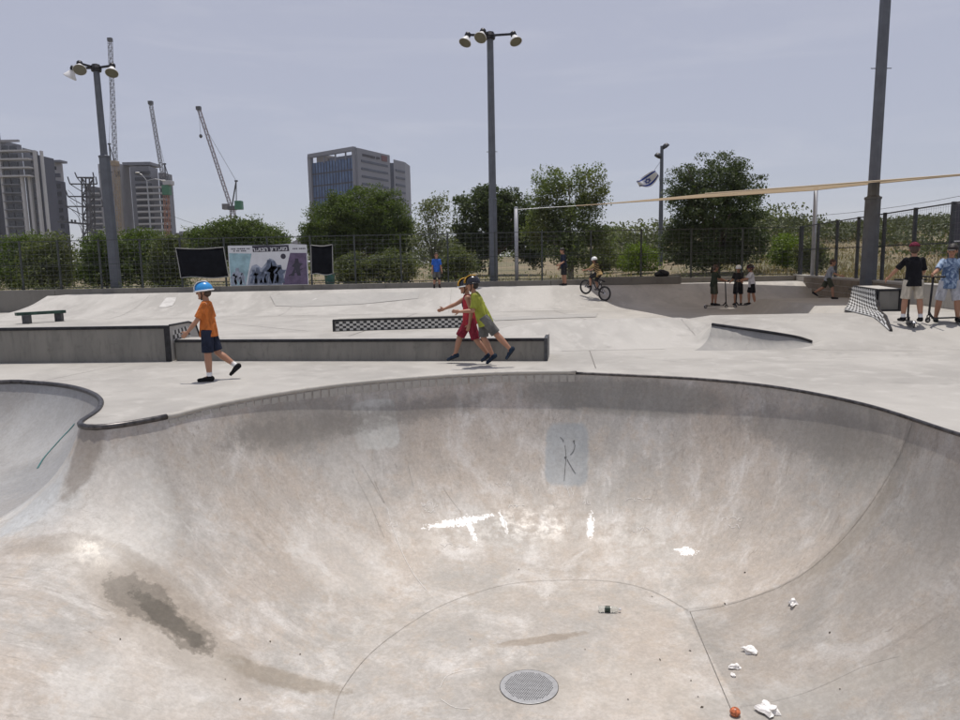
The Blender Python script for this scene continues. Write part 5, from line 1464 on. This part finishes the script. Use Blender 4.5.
# ================================================================== PEOPLE
def vdir(p, a, s): return Vector((math.sin(p)*math.cos(a), s*math.sin(a), -math.cos(p)*math.cos(a)))
def remesh(o, vs, it=4):
    m = o.modifiers.new('remesh','REMESH'); m.mode = 'VOXEL'; m.voxel_size = vs; m.use_smooth_shade = True
    s_ = o.modifiers.new('smooth','SMOOTH'); s_.factor = .5; s_.iterations = it
    return o
def person(label, loc, face, H, lean=4, larm=(0,6,10), rarm=(0,6,10), lleg=(0,3,4,0), rleg=(0,3,4,0), skin='skin', shirt='orange', sleeve=.5, shorts='navy', shlen=.95,
           shoes='shoe_black', socks=None, hair='hair_brown', helmet=None, cap=None, head_tilt=6, head_yaw=0, lift=0.0, vox=.008, tank=False, longsleeve=False, shirt2=None, pads=False, strap=False, stripes=None, group='children and teenagers at the park', twist=0, hem=0.0):
    """local axes: x forwards, y left, z up; angles in degrees; arm (swing, out, elbow[, forearm out]); leg (swing, out, knee, toe up)"""
    o = tag(empty('person', loc, face), label, 'person', group)
    d_ = R; S = H/1.35
    hip = Vector((0,0,0)); ln = d_(lean)
    upv = Vector((math.sin(ln),0,math.cos(ln))); fwd = Vector((math.cos(ln),0,-math.sin(ln)))
    TL = .300*H
    chest = hip+upv*TL*.62; neck = hip+upv*TL; lat = Vector((math.sin(d_(twist))*-1*1.0,math.cos(d_(twist)),0))
    htl = d_(lean*.4-head_tilt*0+0)
    hup = Vector((math.sin(htl+d_(head_tilt-4)),0,math.cos(htl+d_(head_tilt-4))))
    hc = neck+hup*(.115*S)+Vector((.012*S,0,0))
    Qh = Matrix.Rotation(d_(head_yaw),3,'Z') @ Matrix.Rotation(htl+d_(head_tilt-4),3,'Y')
    hw = .093*H; pw = .055*H; fr = Vector((1,0,0))
    J = {}
    for s_, arm, leg, k in ((1,larm,lleg,'L'),(-1,rarm,rleg,'R')):
        sh = neck+lat*(s_*hw)-upv*.046*H
        p, a_, e = d_(arm[0]), d_(arm[1]), d_(arm[2]); a2 = d_(arm[3]) if len(arm) > 3 else a_
        el = sh+vdir(p,a_,s_)*.168*H; wr = el+vdir(p+e,a2,s_)*.148*H; hd = vdir(p+e+.1,a2,s_)
        hp = hip+Vector((0,s_*pw,-.01*H)); q, b2_, kn_ = d_(leg[0]), d_(leg[1]), d_(leg[2])
        kn = hp+vdir(q,b2_,s_)*.245*H; an = kn+vdir(q-kn_,b2_*.6,s_)*.235*H
        ft = d_(leg[3]); fd = Vector((math.cos(ft),s_*.12,math.sin(ft))).normalized()
        J[k] = dict(sh=sh,el=el,wr=wr,hd=hd,hp=hp,kn=kn,an=an,fd=fd,s=s_)
    low = 9
    for k in 'LR':
        j = J[k]; fu = Vector((-j['fd'].z,0,j['fd'].x)).normalized(); j['fu'] = fu
        heel = j['an']-fu*.042*H-j['fd']*.03*H; toe = j['an']-fu*.042*H+j['fd']*.115*H
        j['heel'], j['toe'] = heel, toe; low = min(low,heel.z,toe.z)
    dz = Vector((0,0,-low+lift+.004))
    def T(v): return v+dz
    # ---- body: one continuous surface
    mb = MB()
    mb.tube([T(hip-upv*.04*H),T(hip+upv*.03*H),T(hip+upv*TL*.45),T(chest+upv*.02*H),T(neck-upv*.05*H),T(neck-upv*.012*H)],
            [(.066*H,.050*H),(.074*H,.054*H),(.070*H,.050*H),(.088*H,.060*H),(.088*H,.052*H),(.045*H,.038*H)],12,lat=lat)
    mb.tube([T(neck-upv*.03*H),T(neck+upv*.012*H),T(hc-hup*.02*S)],[.036*H,.031*H,.030*H],10)
    mb.ell(T(hc+hup*.022*S),.088*S,.070*S,.086*S,Qh); mb.ell(T(hc-hup*.038*S)+Qh@Vector((.022*S,0,0)),.060*S,.052*S,.060*S,Qh)
    mb.ell(T(hc)+Qh@Vector((.092*S,0,-.012*S)),.017*S,.012*S,.017*S,Qh,8,6); mb.ell(T(hc)+Qh@Vector((.080*S,0,.022*S)),.02*S,.045*S,.012*S,Qh,8,6)
    mb.ell(T(hc)+Qh@Vector((.066*S,0,-.082*S)),.022*S,.026*S,.018*S,Qh,8,6)
    for s_ in (1,-1): mb.ell(T(hc)+Qh@Vector((-.008*S,s_*.072*S,-.008*S)),.020*S,.012*S,.030*S,Qh,8,6)
    for k in 'LR':
        j = J[k]; s_ = j['s']
        mb.ell(T(j['sh']),.036*H,.034*H,.036*H)
        mb.tube([T(j['sh']),T(j['sh'].lerp(j['el'],.4)),T(j['el']),T(j['el'].lerp(j['wr'],.35)),T(j['wr'])],[.031*H,.030*H,.0235*H,.025*H,.0165*H],10)
        mb.ell(T(j['el']),.0235*H,.0235*H,.0235*H)
        h = j['hd']; sd_ = (lat*s_ - h*(lat*s_).dot(h)).normalized(); th = h.cross(sd_).normalized()
        if th.x < 0: th = -th
        pc = j['wr']+h*.032*H
        Qp = Matrix((sd_,th,h)).transposed()
        mb.ell(T(pc),.013*H,.024*H,.034*H,Qp,10,8); mb.tube([T(j['wr']-h*.01*H),T(pc)],[.0165*H,.016*H],8)
        curl = -sd_ if True else sd_
        for f, (o_, L_) in enumerate(((.018,.045),(.006,.052),(-.006,.048),(-.017,.038))):
            b0 = pc+h*.024*H+th*o_*H; m0_ = b0+(h*.8+curl*.45).normalized()*L_*.55*H; e0 = m0_+(h*.35+curl*.8).normalized()*L_*.5*H
            mb.tube([T(b0-h*.008*H),T(m0_),T(e0)],[.0062*H,.0060*H,.0050*H],6)
        t0 = pc-h*.008*H+th*.017*H; t1 = t0+(th*.75+h*.6+curl*.2).normalized()*.026*H; t2 = t1+(h*.85+th*.25+curl*.35).normalized()*.022*H
        mb.tube([T(t0),T(t1),T(t2)],[.0085*H,.0072*H,.0058*H],6)
        mb.ell(T(j['hp']),.046*H,.046*H,.046*H)
        mb.tube([T(j['hp']),T(j['hp'].lerp(j['kn'],.35)),T(j['kn']),T(j['kn'].lerp(j['an'],.3)),T(j['an'])],[.044*H,.047*H,.036*H,.038*H,.0225*H],10)
        mb.ell(T(j['kn']),.036*H,.036*H,.036*H)
        mb.tube([T(j['an']),T(j['an'].lerp(j['toe'],.6))],[.024*H,.02*H],8)
    remesh(mb.build('body',skin,o,True),vox,3)
    for s_ in (1,-1):
        MB().ell(T(hc)+Qh@Vector((.076*S,s_*.030*S,.004*S)),.010*S,.013*S,.008*S,Qh,8,6).build('eye','eye_dark',o,True)
    MB().ell(T(hc)+Qh@Vector((.076*S,0,-.052*S)),.010*S,.024*S,.006*S,Qh,8,6).build('mouth','lip',o,True)
    # ---- hair
    mb = MB(); mb.ell(T(hc+hup*.034*S)+Qh@Vector((-.014*S,0,0)),.094*S,.079*S,.085*S,Qh); mb.ell(T(hc)+Qh@Vector((-.045*S,0,-.01*S)),.060*S,.072*S,.070*S,Qh)
    mb.ell(T(hc)+Qh@Vector((.055*S,0,.075*S)),.035*S,.055*S,.026*S,Qh); remesh(mb.build('hair',hair,o,True),.010,2)
    # ---- shirt
    g = 1.13
    mb = MB(); hm = -.075-hem
    nr_ = .062 if not tank else .050
    mb.tube([T(hip+upv*hm*H),T(hip+upv*.0*H),T(hip+upv*TL*.45),T(chest+upv*.02*H),T(neck-upv*.055*H),T(neck-upv*.026*H),T(neck-upv*.006*H)],
            [(.108*H,.094*H),(.104*H,.088*H),(.090*H,.070*H),(.094*H*1.05,.066*H*1.06),(.092*H if not tank else .075*H,.060*H),(nr_*H,.050*H),(.042*H,.040*H)],14,lat=lat)
    if not tank:
        for k in 'LR':
            j = J[k]; e_ = j['sh'].lerp(j['el'],min(1,sleeve*1.7))
            mb.ell(T(j['sh']),.036*H,.036*H,.036*H)
            if longsleeve: mb.tube([T(j['sh']),T(j['el']),T(j['wr'])],[.042*H,.034*H,.026*H],10); mb.ell(T(j['el']),.034*H,.034*H,.034*H)
            else: mb.tube([T(j['sh']-(e_-j['sh'])*.1),T(j['sh'].lerp(e_,.5)),T(e_)],[.036*H,.038*H,.041*H],10)
    sh_o = remesh(mb.build('shirt',shirt,o,True),max(vox,.009),3)
    # ---- shorts
    mb = MB(); mb.tube([T(hip+upv*.035*H),T(hip-upv*.03*H),T(hip-Vector((0,0,.075*H)))],[(.086*H,.066*H),(.095*H,.074*H),(.086*H,.064*H)],12,lat=lat)
    for k in 'LR':
        j = J[k]; e_ = j['hp'].lerp(j['kn'],min(shlen,1.0))
        if shlen > 1: e_ = j['kn'].lerp(j['an'],shlen-1)
        pts_ = [T(j['hp']+Vector((0,0,.01*H))),T(j['hp'].lerp(j['kn'],.45)),T(e_)] if shlen <= 1 else [T(j['hp']),T(j['hp'].lerp(j['kn'],.45)),T(j['kn']),T(e_)]
        mb.tube(pts_, [.062*H,.062*H,.060*H] if shlen <= 1 else [.062*H,.060*H,.054*H,.047*H],10)
    remesh(mb.build('shorts',shorts,o,True),max(vox,.009),3)
    # ---- socks and shoes
    for k in 'LR':
        j = J[k]; fd, fu = j['fd'], j['fu']; s3 = fd.cross(fu).normalized()
        if socks:
            MB().tube([T(j['an'].lerp(j['kn'],.34)),T(j['an'].lerp(j['kn'],.05)),T(j['an']-fu*.02*H)],[.0275*H,.0265*H,.027*H],10).build('sock',socks,o,True)
        Qf = Matrix((fd,-s3,fu)).transposed(); mb = MB()
        mb.ell(T(j['heel']+fu*.027*H+fd*.015*H),.034*H,.029*H,.030*H,Qf); mb.ell(T(j['toe']+fu*.017*H-fd*.03*H),.042*H,.031*H,.020*H,Qf)
        mb.tube([T(j['heel']+fu*.022*H+fd*.01*H),T(j['heel'].lerp(j['toe'],.5)+fu*.024*H),T(j['toe']+fu*.016*H-fd*.03*H)],[(.030*H,.026*H),(.029*H,.026*H),(.029*H,.017*H)],10,lat=s3)
        mb.tube([T(j['an']+(j['kn']-j['an']).normalized()*.012*H),T(j['an']-fu*.02*H)],[.031*H,.032*H],10)
        sho = remesh(mb.build('shoe',shoes,o,True),.008,2)
        n_ = 14; poly = []
        for q_ in range(n_):
            t = 2*math.pi*q_/n_; poly.append(j['heel'].lerp(j['toe'],.5)+fd*math.cos(t)*.078*H+s3*math.sin(t)*(.029*H+.004*H*math.cos(t)))
        mb = MB(); vs = [T(p_-fu*.0005*H) for p_ in poly]+[T(p_+fu*.010*H) for p_ in poly]
        mb.add(vs,[tuple(range(n_)),tuple(range(2*n_-1,n_-1,-1))]+[(q_,n_+q_,n_+(q_+1)%n_,(q_+1)%n_) for q_ in range(n_)]); mb.build('sole','white_cloth' if shoes == 'shoe_white' else 'rubber',sho)
        if pads:
            MB().ell(T(j['kn'])+Vector((.02*H,0,0)),.036*H,.044*H,.055*H).build('knee_pad','charcoal',o,True)
    # ---- helmet or cap
    def dome(name, m, k, z0, fx=1.0, parent=o):
        mb = MB(); n_ = 18; rings = []
        for i in range(7):
            t = z0+(math.pi/2-z0)*i/6
            rings.append([T(hc+hup*.030*S)+Qh@Vector((math.cos(t)*math.cos(2*math.pi*q_/n_)*.110*S*k*fx-.008*S, math.cos(t)*math.sin(2*math.pi*q_/n_)*.092*S*k, math.sin(t)*.105*S*k)) for q_ in range(n_)])
        vs = [v_ for r_ in rings for v_ in r_]; fs = [(i*n_+q_,i*n_+(q_+1)%n_,(i+1)*n_+(q_+1)%n_,(i+1)*n_+q_) for i in range(6) for q_ in range(n_)]+[tuple(range(n_-1,-1,-1)),tuple(range(6*n_,7*n_))]
        return mb.add(vs,fs).build(name,m,parent,True)
    if helmet:
        hm_ = dome('helmet',helmet[0],1.06,R(-12),1.08)
        if len(helmet) > 1:
            mb = MB()
            for q_ in range(-2,3):            # raised ribs and front panel of the shell
                a_ = q_*.32
                P_ = [T(hc+hup*.030*S)+Qh@Vector((math.cos(t)*math.cos(a_*(1-t/2))*.128*S-.008*S,math.sin(a_)*.098*S*math.cos(t*.6),math.sin(t)*.116*S)) for t in np.linspace(R(2),R(120),9)]
                mb.tube(P_,[(.012*S,.005*S)]*9,6)
            mb.build('shell_ribs',helmet[1],hm_,True)
            MB().tube([T(hc+hup*.030*S)+Qh@Vector((math.cos(a_)*.131*S-.008*S,math.sin(a_)*.103*S,-.014*S)) for a_ in np.linspace(0,2*math.pi,22)[:-1]],.010*S,6,closed=True).build('rim_band',helmet[1] if len(helmet) < 3 else helmet[2],hm_,True)
        mb = MB()
        for s_ in (1,-1): mb.tube([T(hc)+Qh@Vector((.01*S,s_*.088*S,.03*S)),T(hc)+Qh@Vector((.012*S,s_*.072*S,-.05*S)),T(hc)+Qh@Vector((.045*S,s_*.02*S,-.108*S))],.007*S,5)
        mb.build('chin_strap','black_cloth',hm_)
    if cap:
        cp_ = dome('cap',cap,.96,R(8)); bk = -1
        MB().ell(T(hc+hup*.045*S)+Qh@Vector((.115*S,0,.0)),.060*S,.062*S,.008*S,Qh).build('peak',cap,cp_,True)
    if strap:
        MB().tube([T(neck-upv*.02*H)+Vector((.03*H,.03*H,0)),T(chest)+Vector((.062*H,.01*H,0)),T(hip+upv*.10*H)+Vector((.060*H,-.01*H,0))],.006*H,5).build('cord','black_cloth',o)
    if shirt2:
        # coloured panel over the chest or the back of the shirt
        mb = MB(); rows_p = []
        for t in np.linspace(.12,.86,7):
            c_ = hip+upv*TL*t; row = []
            for a_ in np.linspace(-.9,.9,7):
                row.append(T(c_)+fwd*(math.cos(a_)*.075*H*shirt2[1])+lat*math.sin(a_)*.088*H)
            rows_p.append(row)
        mb.add([v_ for r_ in rows_p for v_ in r_],[(i*7+k_,i*7+k_+1,(i+1)*7+k_+1,(i+1)*7+k_) for i in range(6) for k_ in range(6)])
        pn = mb.build('shirt_panel',shirt2[0],sh_o,True); so_ = pn.modifiers.new('t','SOLIDIFY'); so_.thickness = .004; so_.offset = 0
    if stripes:
        for t in np.linspace(.02,.92,7):
            c_ = hip+upv*TL*t; rx_ = (.100,.080) if t < .5 else (.103,.074)
            MB().tube([T(c_)+lat*math.cos(a_)*rx_[0]*H+fwd*math.sin(a_)*rx_[1]*H for a_ in np.linspace(0,2*math.pi,19)[:-1]],[(.011*H,.006*H)]*18,6,closed=True,lat=(0,0,1)).build('stripe',stripes,sh_o,True)
    if tank:
        MB().ell(T(hip+upv*TL*.60)+fwd*.066*H,.012*H,.034*H,.04*H,Matrix.Rotation(ln,3,'Y')).build('chest_print','navy',sh_o,True)
    hands = {k: T(J[k]['wr']+J[k]['hd']*.05*H) for k in 'LR'}
    return o, hands
FACE_L, FACE_R = R(180), 0.0
# boy in orange walking to the left
p = gz(212,380.5,0)
person('boy in orange T-shirt and blue white helmet walking alone along the bowl edge', (p.x,p.y,0), R(186), 1.37, lean=1, larm=(26,3,14), rarm=(-10,8,6), lleg=(2,1,3,0), rleg=(-14,2,36,-40),
       shirt='orange', sleeve=.5, shorts='navy', shlen=.92, shoes='shoe_black', socks='sock', helmet=('helmet_blue','helmet_white'), strap=True, head_tilt=10, vox=.007)
# the two running boys
person('running boy in red tank top and crimson shorts reaching one arm forward', (-.15,11.36,0), R(182), 1.30, lean=5, larm=(-14,4,24), rarm=(60,10,8), lleg=(-16,2,22,-32), rleg=(30,3,14,-20),
       shirt='red', tank=True, shorts='crimson', shlen=1.0, shoes='shoe_navy', hair='hair_brown', helmet=('helmet_black','helmet_yellow','helmet_white'), lift=.03, vox=.007, skin='skin', head_tilt=10)
person('running boy in lime green shirt and grey shorts close behind the red boy', (.06,11.0,0), R(178), 1.33, lean=20, larm=(8,8,80), rarm=(-34,8,40), lleg=(-38,3,4,-52), rleg=(0,3,26,-38),
       shirt='lime', shorts='grey_cloth', shlen=.95, shoes='shoe_navy', hair='hair_dark', helmet=('helmet_black','helmet_yellow','helmet_black'), lift=.015, vox=.007, head_tilt=2, hem=.03)
# far children
p = at(437,287,27.55)
person('boy in blue T-shirt and grey shorts standing on the far platform', (p.x,27.55,.655), R(-80), 1.33, shirt='blue', shorts='grey_cloth', shlen=.95, shoes='shoe_black', pads=True, larm=(6,8,14), rarm=(4,8,12), vox=.012, socks='charcoal')
p = at(564,284,27.6)
person('person in dark navy clothes standing by the back fence under the loose tree', (p.x,27.6,.655), R(195), 1.42, shirt='navy', shorts='charcoal', shlen=1.0, larm=(12,6,50), rarm=(4,6,18), vox=.012, hair='hair_dark', head_tilt=12)
# ---- BMX and its rider on the far bank
def wheel(r, parent, loc, name='wheel'):
    w = empty(name, loc); w.parent = parent
    MB().tube([(math.cos(t)*r,0,math.sin(t)*r) for t in np.linspace(0,2*math.pi,25)[:-1]],.026,8,closed=True).build('tyre','rubber',w,True)
    MB().tube([(math.cos(t)*(r-.035),0,math.sin(t)*(r-.035)) for t in np.linspace(0,2*math.pi,25)[:-1]],.012,6,closed=True).build('rim','dark_steel',w,True)
    mb = MB(); mb.tube([(0,-.05,0),(0,.05,0)],.022,8)
    for k in range(12): mb.tube([(0,.02*(-1)**k,0),(math.cos(k*.5236)*(r-.04),0,math.sin(k*.5236)*(r-.04))],.0025,4)
    mb.build('hub_and_spokes','chrome',w)
    return w
ra = at(603,302,25.3); rf = at(581.5,294.5,26.0)
za, zf = deck_z(ra.x,25.3), deck_z(rf.x,26.0)
bk = tag(empty('bmx_bike', (ra.x,25.3,za)), 'black BMX bike ridden up the far bank', 'bicycle')
vec = Vector((rf.x-ra.x,.7,zf-za)); wb = .86
yaw = math.atan2(vec.y,vec.x); pit = math.atan2(vec.z,math.hypot(vec.x,vec.y))
bk.rotation_euler = (0,-pit-R(6),yaw)
RW = .245
wheel(RW,bk,(0,0,RW+.01)); wheel(RW,bk,(wb,0,RW+.01))
mb = MB(); bb = (.36,0,.30); hd_ = (.70,0,.60); st_ = (.28,0,.56)
mb.tube([bb,hd_],.02,8); mb.tube([st_,hd_],.018,8); mb.tube([bb,st_],.017,8)
for s_ in (.06,-.06): mb.tube([bb,(0,s_,RW+.01)],.011,6); mb.tube([st_,(0,s_,RW+.01)],.010,6)
mb.tube([(.685,0,.53),(.72,0,.66)],.024,8); mb.build('frame','black_steel',bk,True)
mb = MB()
for s_ in (.055,-.055): mb.tube([(.715,s_*.8,.52),(wb,s_,RW+.01)],.014,6)
mb.build('fork','black_steel',bk,True)
mb = MB(); mb.tube([(.72,0,.66),(.71,0,.70)],.016,6); mb.tube([(.71,-.02,.70),(.70,-.13,.86),(.66,-.33,.90)],.011,6); mb.tube([(.71,.02,.70),(.70,.13,.86),(.66,.33,.90)],.011,6); mb.tube([(.70,-.125,.84),(.70,.125,.84)],.009,6); mb.build('handlebar','chrome',bk,True)
MB().tube([st_,(.25,0,.64)],.013,6).build('seat_post','chrome',bk)
MB().tube([(.12,0,.655),(.22,0,.665),(.36,0,.655)],[(.06,.02),(.05,.02),(.018,.014)],8,lat=(0,1,0)).build('saddle','black_cloth',bk,True)
mb = MB(); mb.tube([(.36,-.06,.30),(.36,.06,.30)],.03,10); mb.tube([(.36,-.07,.30),(.50,-.08,.26)],.010,6); mb.tube([(.36,.07,.30),(.22,.08,.34)],.010,6); mb.build('crank','dark_steel',bk)
for x_, y_, z_ in ((.50,-.13,.26),(.22,.13,.34)): MB().box(x_-.045,x_+.045,y_-.04,y_+.04,z_-.012,z_+.012).build('pedal','dark_steel',bk)
rp = bk.matrix_world
bpy.context.view_layer.update()
seat_w = bk.matrix_world @ Vector((.20,0,.0))
person('rider in yellow and black striped shirt and pale helmet on the BMX bike', (seat_w.x,seat_w.y,seat_w.z), yaw, 1.28, lean=26, larm=(48,10,30), rarm=(48,10,30), lleg=(66,6,70,0), rleg=(38,6,52,0), shirt='yellow', stripes='black_cloth', sleeve=.5,
       shorts='charcoal', shlen=1.05, shoes='shoe_black', helmet=('helmet_white',), vox=.011, lift=.29, head_tilt=2, longsleeve=False)
# ---- scooters
def scooter(loc, rz, label, m='black_steel', hgt=.86):
    s_ = tag(empty('kick_scooter', loc, rz), label, 'scooter', 'kick scooters')
    mb = MB(); n_ = 12; poly = [(-.26,-.055),(-.20,-.062),(.20,-.062),(.26,-.04),(.30,-.02),(.30,.02),(.26,.04),(.20,.062),(-.20,.062),(-.26,.055)]
    mb.prism(poly,.075,.095); mb.build('foot_board',m,s_,bevel=.004)
    MB().tube([(.28,0,.09),(.34,0,.15),(.37,0,.20)],.022,8).build('neck',m,s_,True)
    st = MB(); st.tube([(.375,0,.14),(.33,0,hgt)],.019,8); st.build('stem',m,s_,True)
    MB().tube([(.33,-.26,hgt+.01),(.33,0,hgt),(.33,.26,hgt+.01)],.014,8).build('handlebar',m,s_,True)
    for q_ in (-1,1): MB().tube([(.33,q_*.15,hgt+.005),(.33,q_*.27,hgt+.01)],.019,8).build('grip','rubber',s_,True)
    MB().tube([(.375,-.03,.15),(.39,-.03,.055)],.010,6).tube([(.375,.03,.15),(.39,.03,.055)],.010,6).build('fork',m,s_)
    for x_ in (-.31,.39):
        w = empty('wheel',(x_,0,.055)); w.parent = s_
        MB().tube([(math.cos(t)*.043,0,math.sin(t)*.043) for t in np.linspace(0,2*math.pi,17)[:-1]],.013,6,closed=True).build('tyre','rubber',w,True)
        MB().lathe([(.0,-.008),(.032,-.008),(.032,.008),(0,.008)],10,Matrix.Rotation(R(90),4,'X'),cap=False).build('core','chrome',w)
    MB().tube([(-.24,0,.10),(-.31,0,.125),(-.37,0,.09)],[(.03,.006)]*3,6,lat=(0,1,0)).build('brake','chrome',s_,True)
    return s_
def on_deck(px, py, z=None):
    q_ = gz(px,py,z if z is not None else 0.0); return q_
p = Vector((7.50,22.9,0)); p.z = deck_z(7.5,22.9)
scooter((p.x,p.y,p.z), R(8), 'scooter under the child in dark green at the foot of the far bank')
person('child in dark green shirt and shorts on a scooter facing right', (p.x-.05,p.y,p.z+.095), R(8), 1.28, shirt='dark_green', shorts='olive', shlen=1.0, larm=(38,4,30), rarm=(38,4,30), lleg=(2,2,4,0), rleg=(6,2,8,0), vox=.011, skin='skin_tan', head_tilt=10, group='children and teenagers at the park')
p = Vector((8.62,22.8,deck_z(8.62,22.8)))
scooter((p.x-.1,p.y,p.z), R(172), 'scooter under the child in white T-shirt at the foot of the far bank')
person('child in white T-shirt, black shorts and dark helmet on a scooter facing left', (p.x,p.y,p.z+.095), R(172), 1.25, shirt='white_cloth', shorts='black_cloth', shlen=.9, larm=(40,4,34), rarm=(40,4,34), lleg=(-6,2,6,0), rleg=(12,2,14,0), vox=.011, helmet=('helmet_black','burgundy'), lean=6)
p = Vector((8.62,24.0,deck_z(8.62,24.0)))
person('child in white helmet and black shirt standing behind the child in white', (p.x,p.y,p.z), R(-120), 1.30, shirt='charcoal', shorts='black_cloth', shlen=1.0, larm=(30,10,40), rarm=(30,10,40), vox=.012, helmet=('helmet_white',), sleeve=.5)
p = Vector((9.95,20.6,deck_z(9.95,20.6)))
person('small child in grey T-shirt and olive shorts running beside the retaining wall', (p.x,p.y,p.z), R(-28), 1.16, lean=14, shirt='heather', shorts='olive', shlen=.95, larm=(-40,22,20), rarm=(30,16,40), lleg=(-24,3,34,-30), rleg=(26,3,20,0), vox=.010)
p = gz(911,320,.37)
scooter((p.x+.02,p.y+.03,deck_z(p.x,p.y)), R(68), 'scooter under the teenager in black at the right edge')
person('teenager in black T-shirt, beige shorts and burgundy cap with back to the camera', (p.x,p.y,deck_z(p.x,p.y)+.095), R(75), 1.46, shirt='black_cloth', shorts='beige', shlen=.95, socks='sock', shoes='shoe_black', larm=(30,30,10,26), rarm=(24,16,40,0), lleg=(2,6,3,0), rleg=(-3,6,4,0), hair='hair_brown', cap='burgundy', vox=.009, head_tilt=10, hem=.01, head_yaw=-12)
p = gz(947,318,.37)
scooter((p.x-.10,p.y-.12,deck_z(p.x,p.y)), R(190), 'scooter held by the teenager in the faded blue shirt')
person('teenager in faded blue T-shirt, pale shorts and dark cap at the right edge', (p.x,p.y,deck_z(p.x,p.y)), R(-112), 1.47, shirt='tie_dye', shorts='pale_grey', shlen=1.0, shoes='shoe_black', larm=(34,18,38), rarm=(38,26,34), lleg=(6,9,8,0), rleg=(-2,10,4,0), hair='hair_dark', cap='hair_dark', vox=.009, head_tilt=16, head_yaw=-20, hem=.02)

# ================================================================== LITTER IN THE BOWL
def lay(px, py, h=.0): return hit(px,py,h)
c_, n_ = lay(609,612,.034)
bo = tag(empty('plastic_bottle', c_, R(-6)), 'clear plastic bottle with dark label lying on the bowl floor', 'bottle')
Qb = Matrix.Rotation(R(90),4,'Y')
MB().lathe([(.0,-.115),(.028,-.113),(.033,-.09),(.031,-.03),(.033,.02),(.033,.05),(.024,.085),(.012,.105),(.012,.125)],16,Qb).build('bottle_body','bottle_plastic',bo,True)
MB().lathe([(.0337,-.045),(.0337,.012)],16,Qb,cap=False).build('label','label_dark',bo,True)
MB().lathe([(.0145,.108),(.0145,.128),(.0,.128)],10,Qb).build('cap','white_cloth',bo)
def crumple(px, py, r, label, seed, m='paper_white', name='crumpled_tissue', cat='tissue', sq=.55):
    c_, n_ = lay(px,py,r*.35); rg = np.random.default_rng(seed); mb = MB(); mb.ell((0,0,0),r*1.2,r*.85,r*sq,None,14,9)
    vs = []
    for p_ in mb.v:
        d = Vector(p_); k = 1+.28*math.sin(d.x/r*5+seed)+.24*math.sin(d.y/r*6+seed*2)+.2*math.sin(d.z/r*9+seed*3)+rg.uniform(-.16,.16); vs.append(tuple(d*k))
    mb.v = vs; o = mb.build(name,m); o.location = c_; o.rotation_euler = (0,0,rg.uniform(0,6)); tag(o,label,cat); return o
for px,py,r,lb,sd_ in ((794,604,.048,'crumpled white tissue highest up the right side of the bowl',1),(750,652,.052,'crumpled white tissue right of the straight floor joint',2),(736,668,.04,'crumpled white tissue touching the smallest paper scrap',3),
                     (733,676,.024,'smallest white paper scrap beside the straight floor joint',4),(768,712,.07,'largest crumpled white tissue at the bottom edge of the picture',5)): tag(crumple(px,py,r,lb,sd_),group='white tissues littering the bowl')
c_, n_ = lay(735,716,.034)
ap = tag(MB().ell((0,0,0),.045,.043,.04).build('bitten_apple','apple_red',smooth=True),'small red and yellow fruit at the bottom edge beside the floor joint','fruit'); ap.location = c_
lv = MB(); rg = random.Random(9)
for px,py in ((585,650),(631,675),(628,700),(698,697),(690,651),(519,570),(725,604),(745,573),(830,633),(652,597),(300,655),(270,642),(470,640),(840,690),(691,681),(702,708),(550,596),(225,680),(660,660),(240,700),(120,640)):
    c_, n_ = lay(px,py,.004); a_ = rg.uniform(0,3.1); L_ = rg.uniform(.008,.028); W_ = rg.uniform(.004,.010)
    d1 = Vector((math.cos(a_),math.sin(a_),0)); d1 = (d1-n_*d1.dot(n_)).normalized(); d2 = n_.cross(d1)
    lv.add([c_+d1*L_,c_+d2*W_+n_*.006,c_-d1*L_,c_-d2*W_+n_*.003],[(0,1,2,3)])
tag(lv.build('leaf_litter','litter_dark'),'scattered dark bits of leaf litter on the bowl floor','leaf litter',kind='stuff')
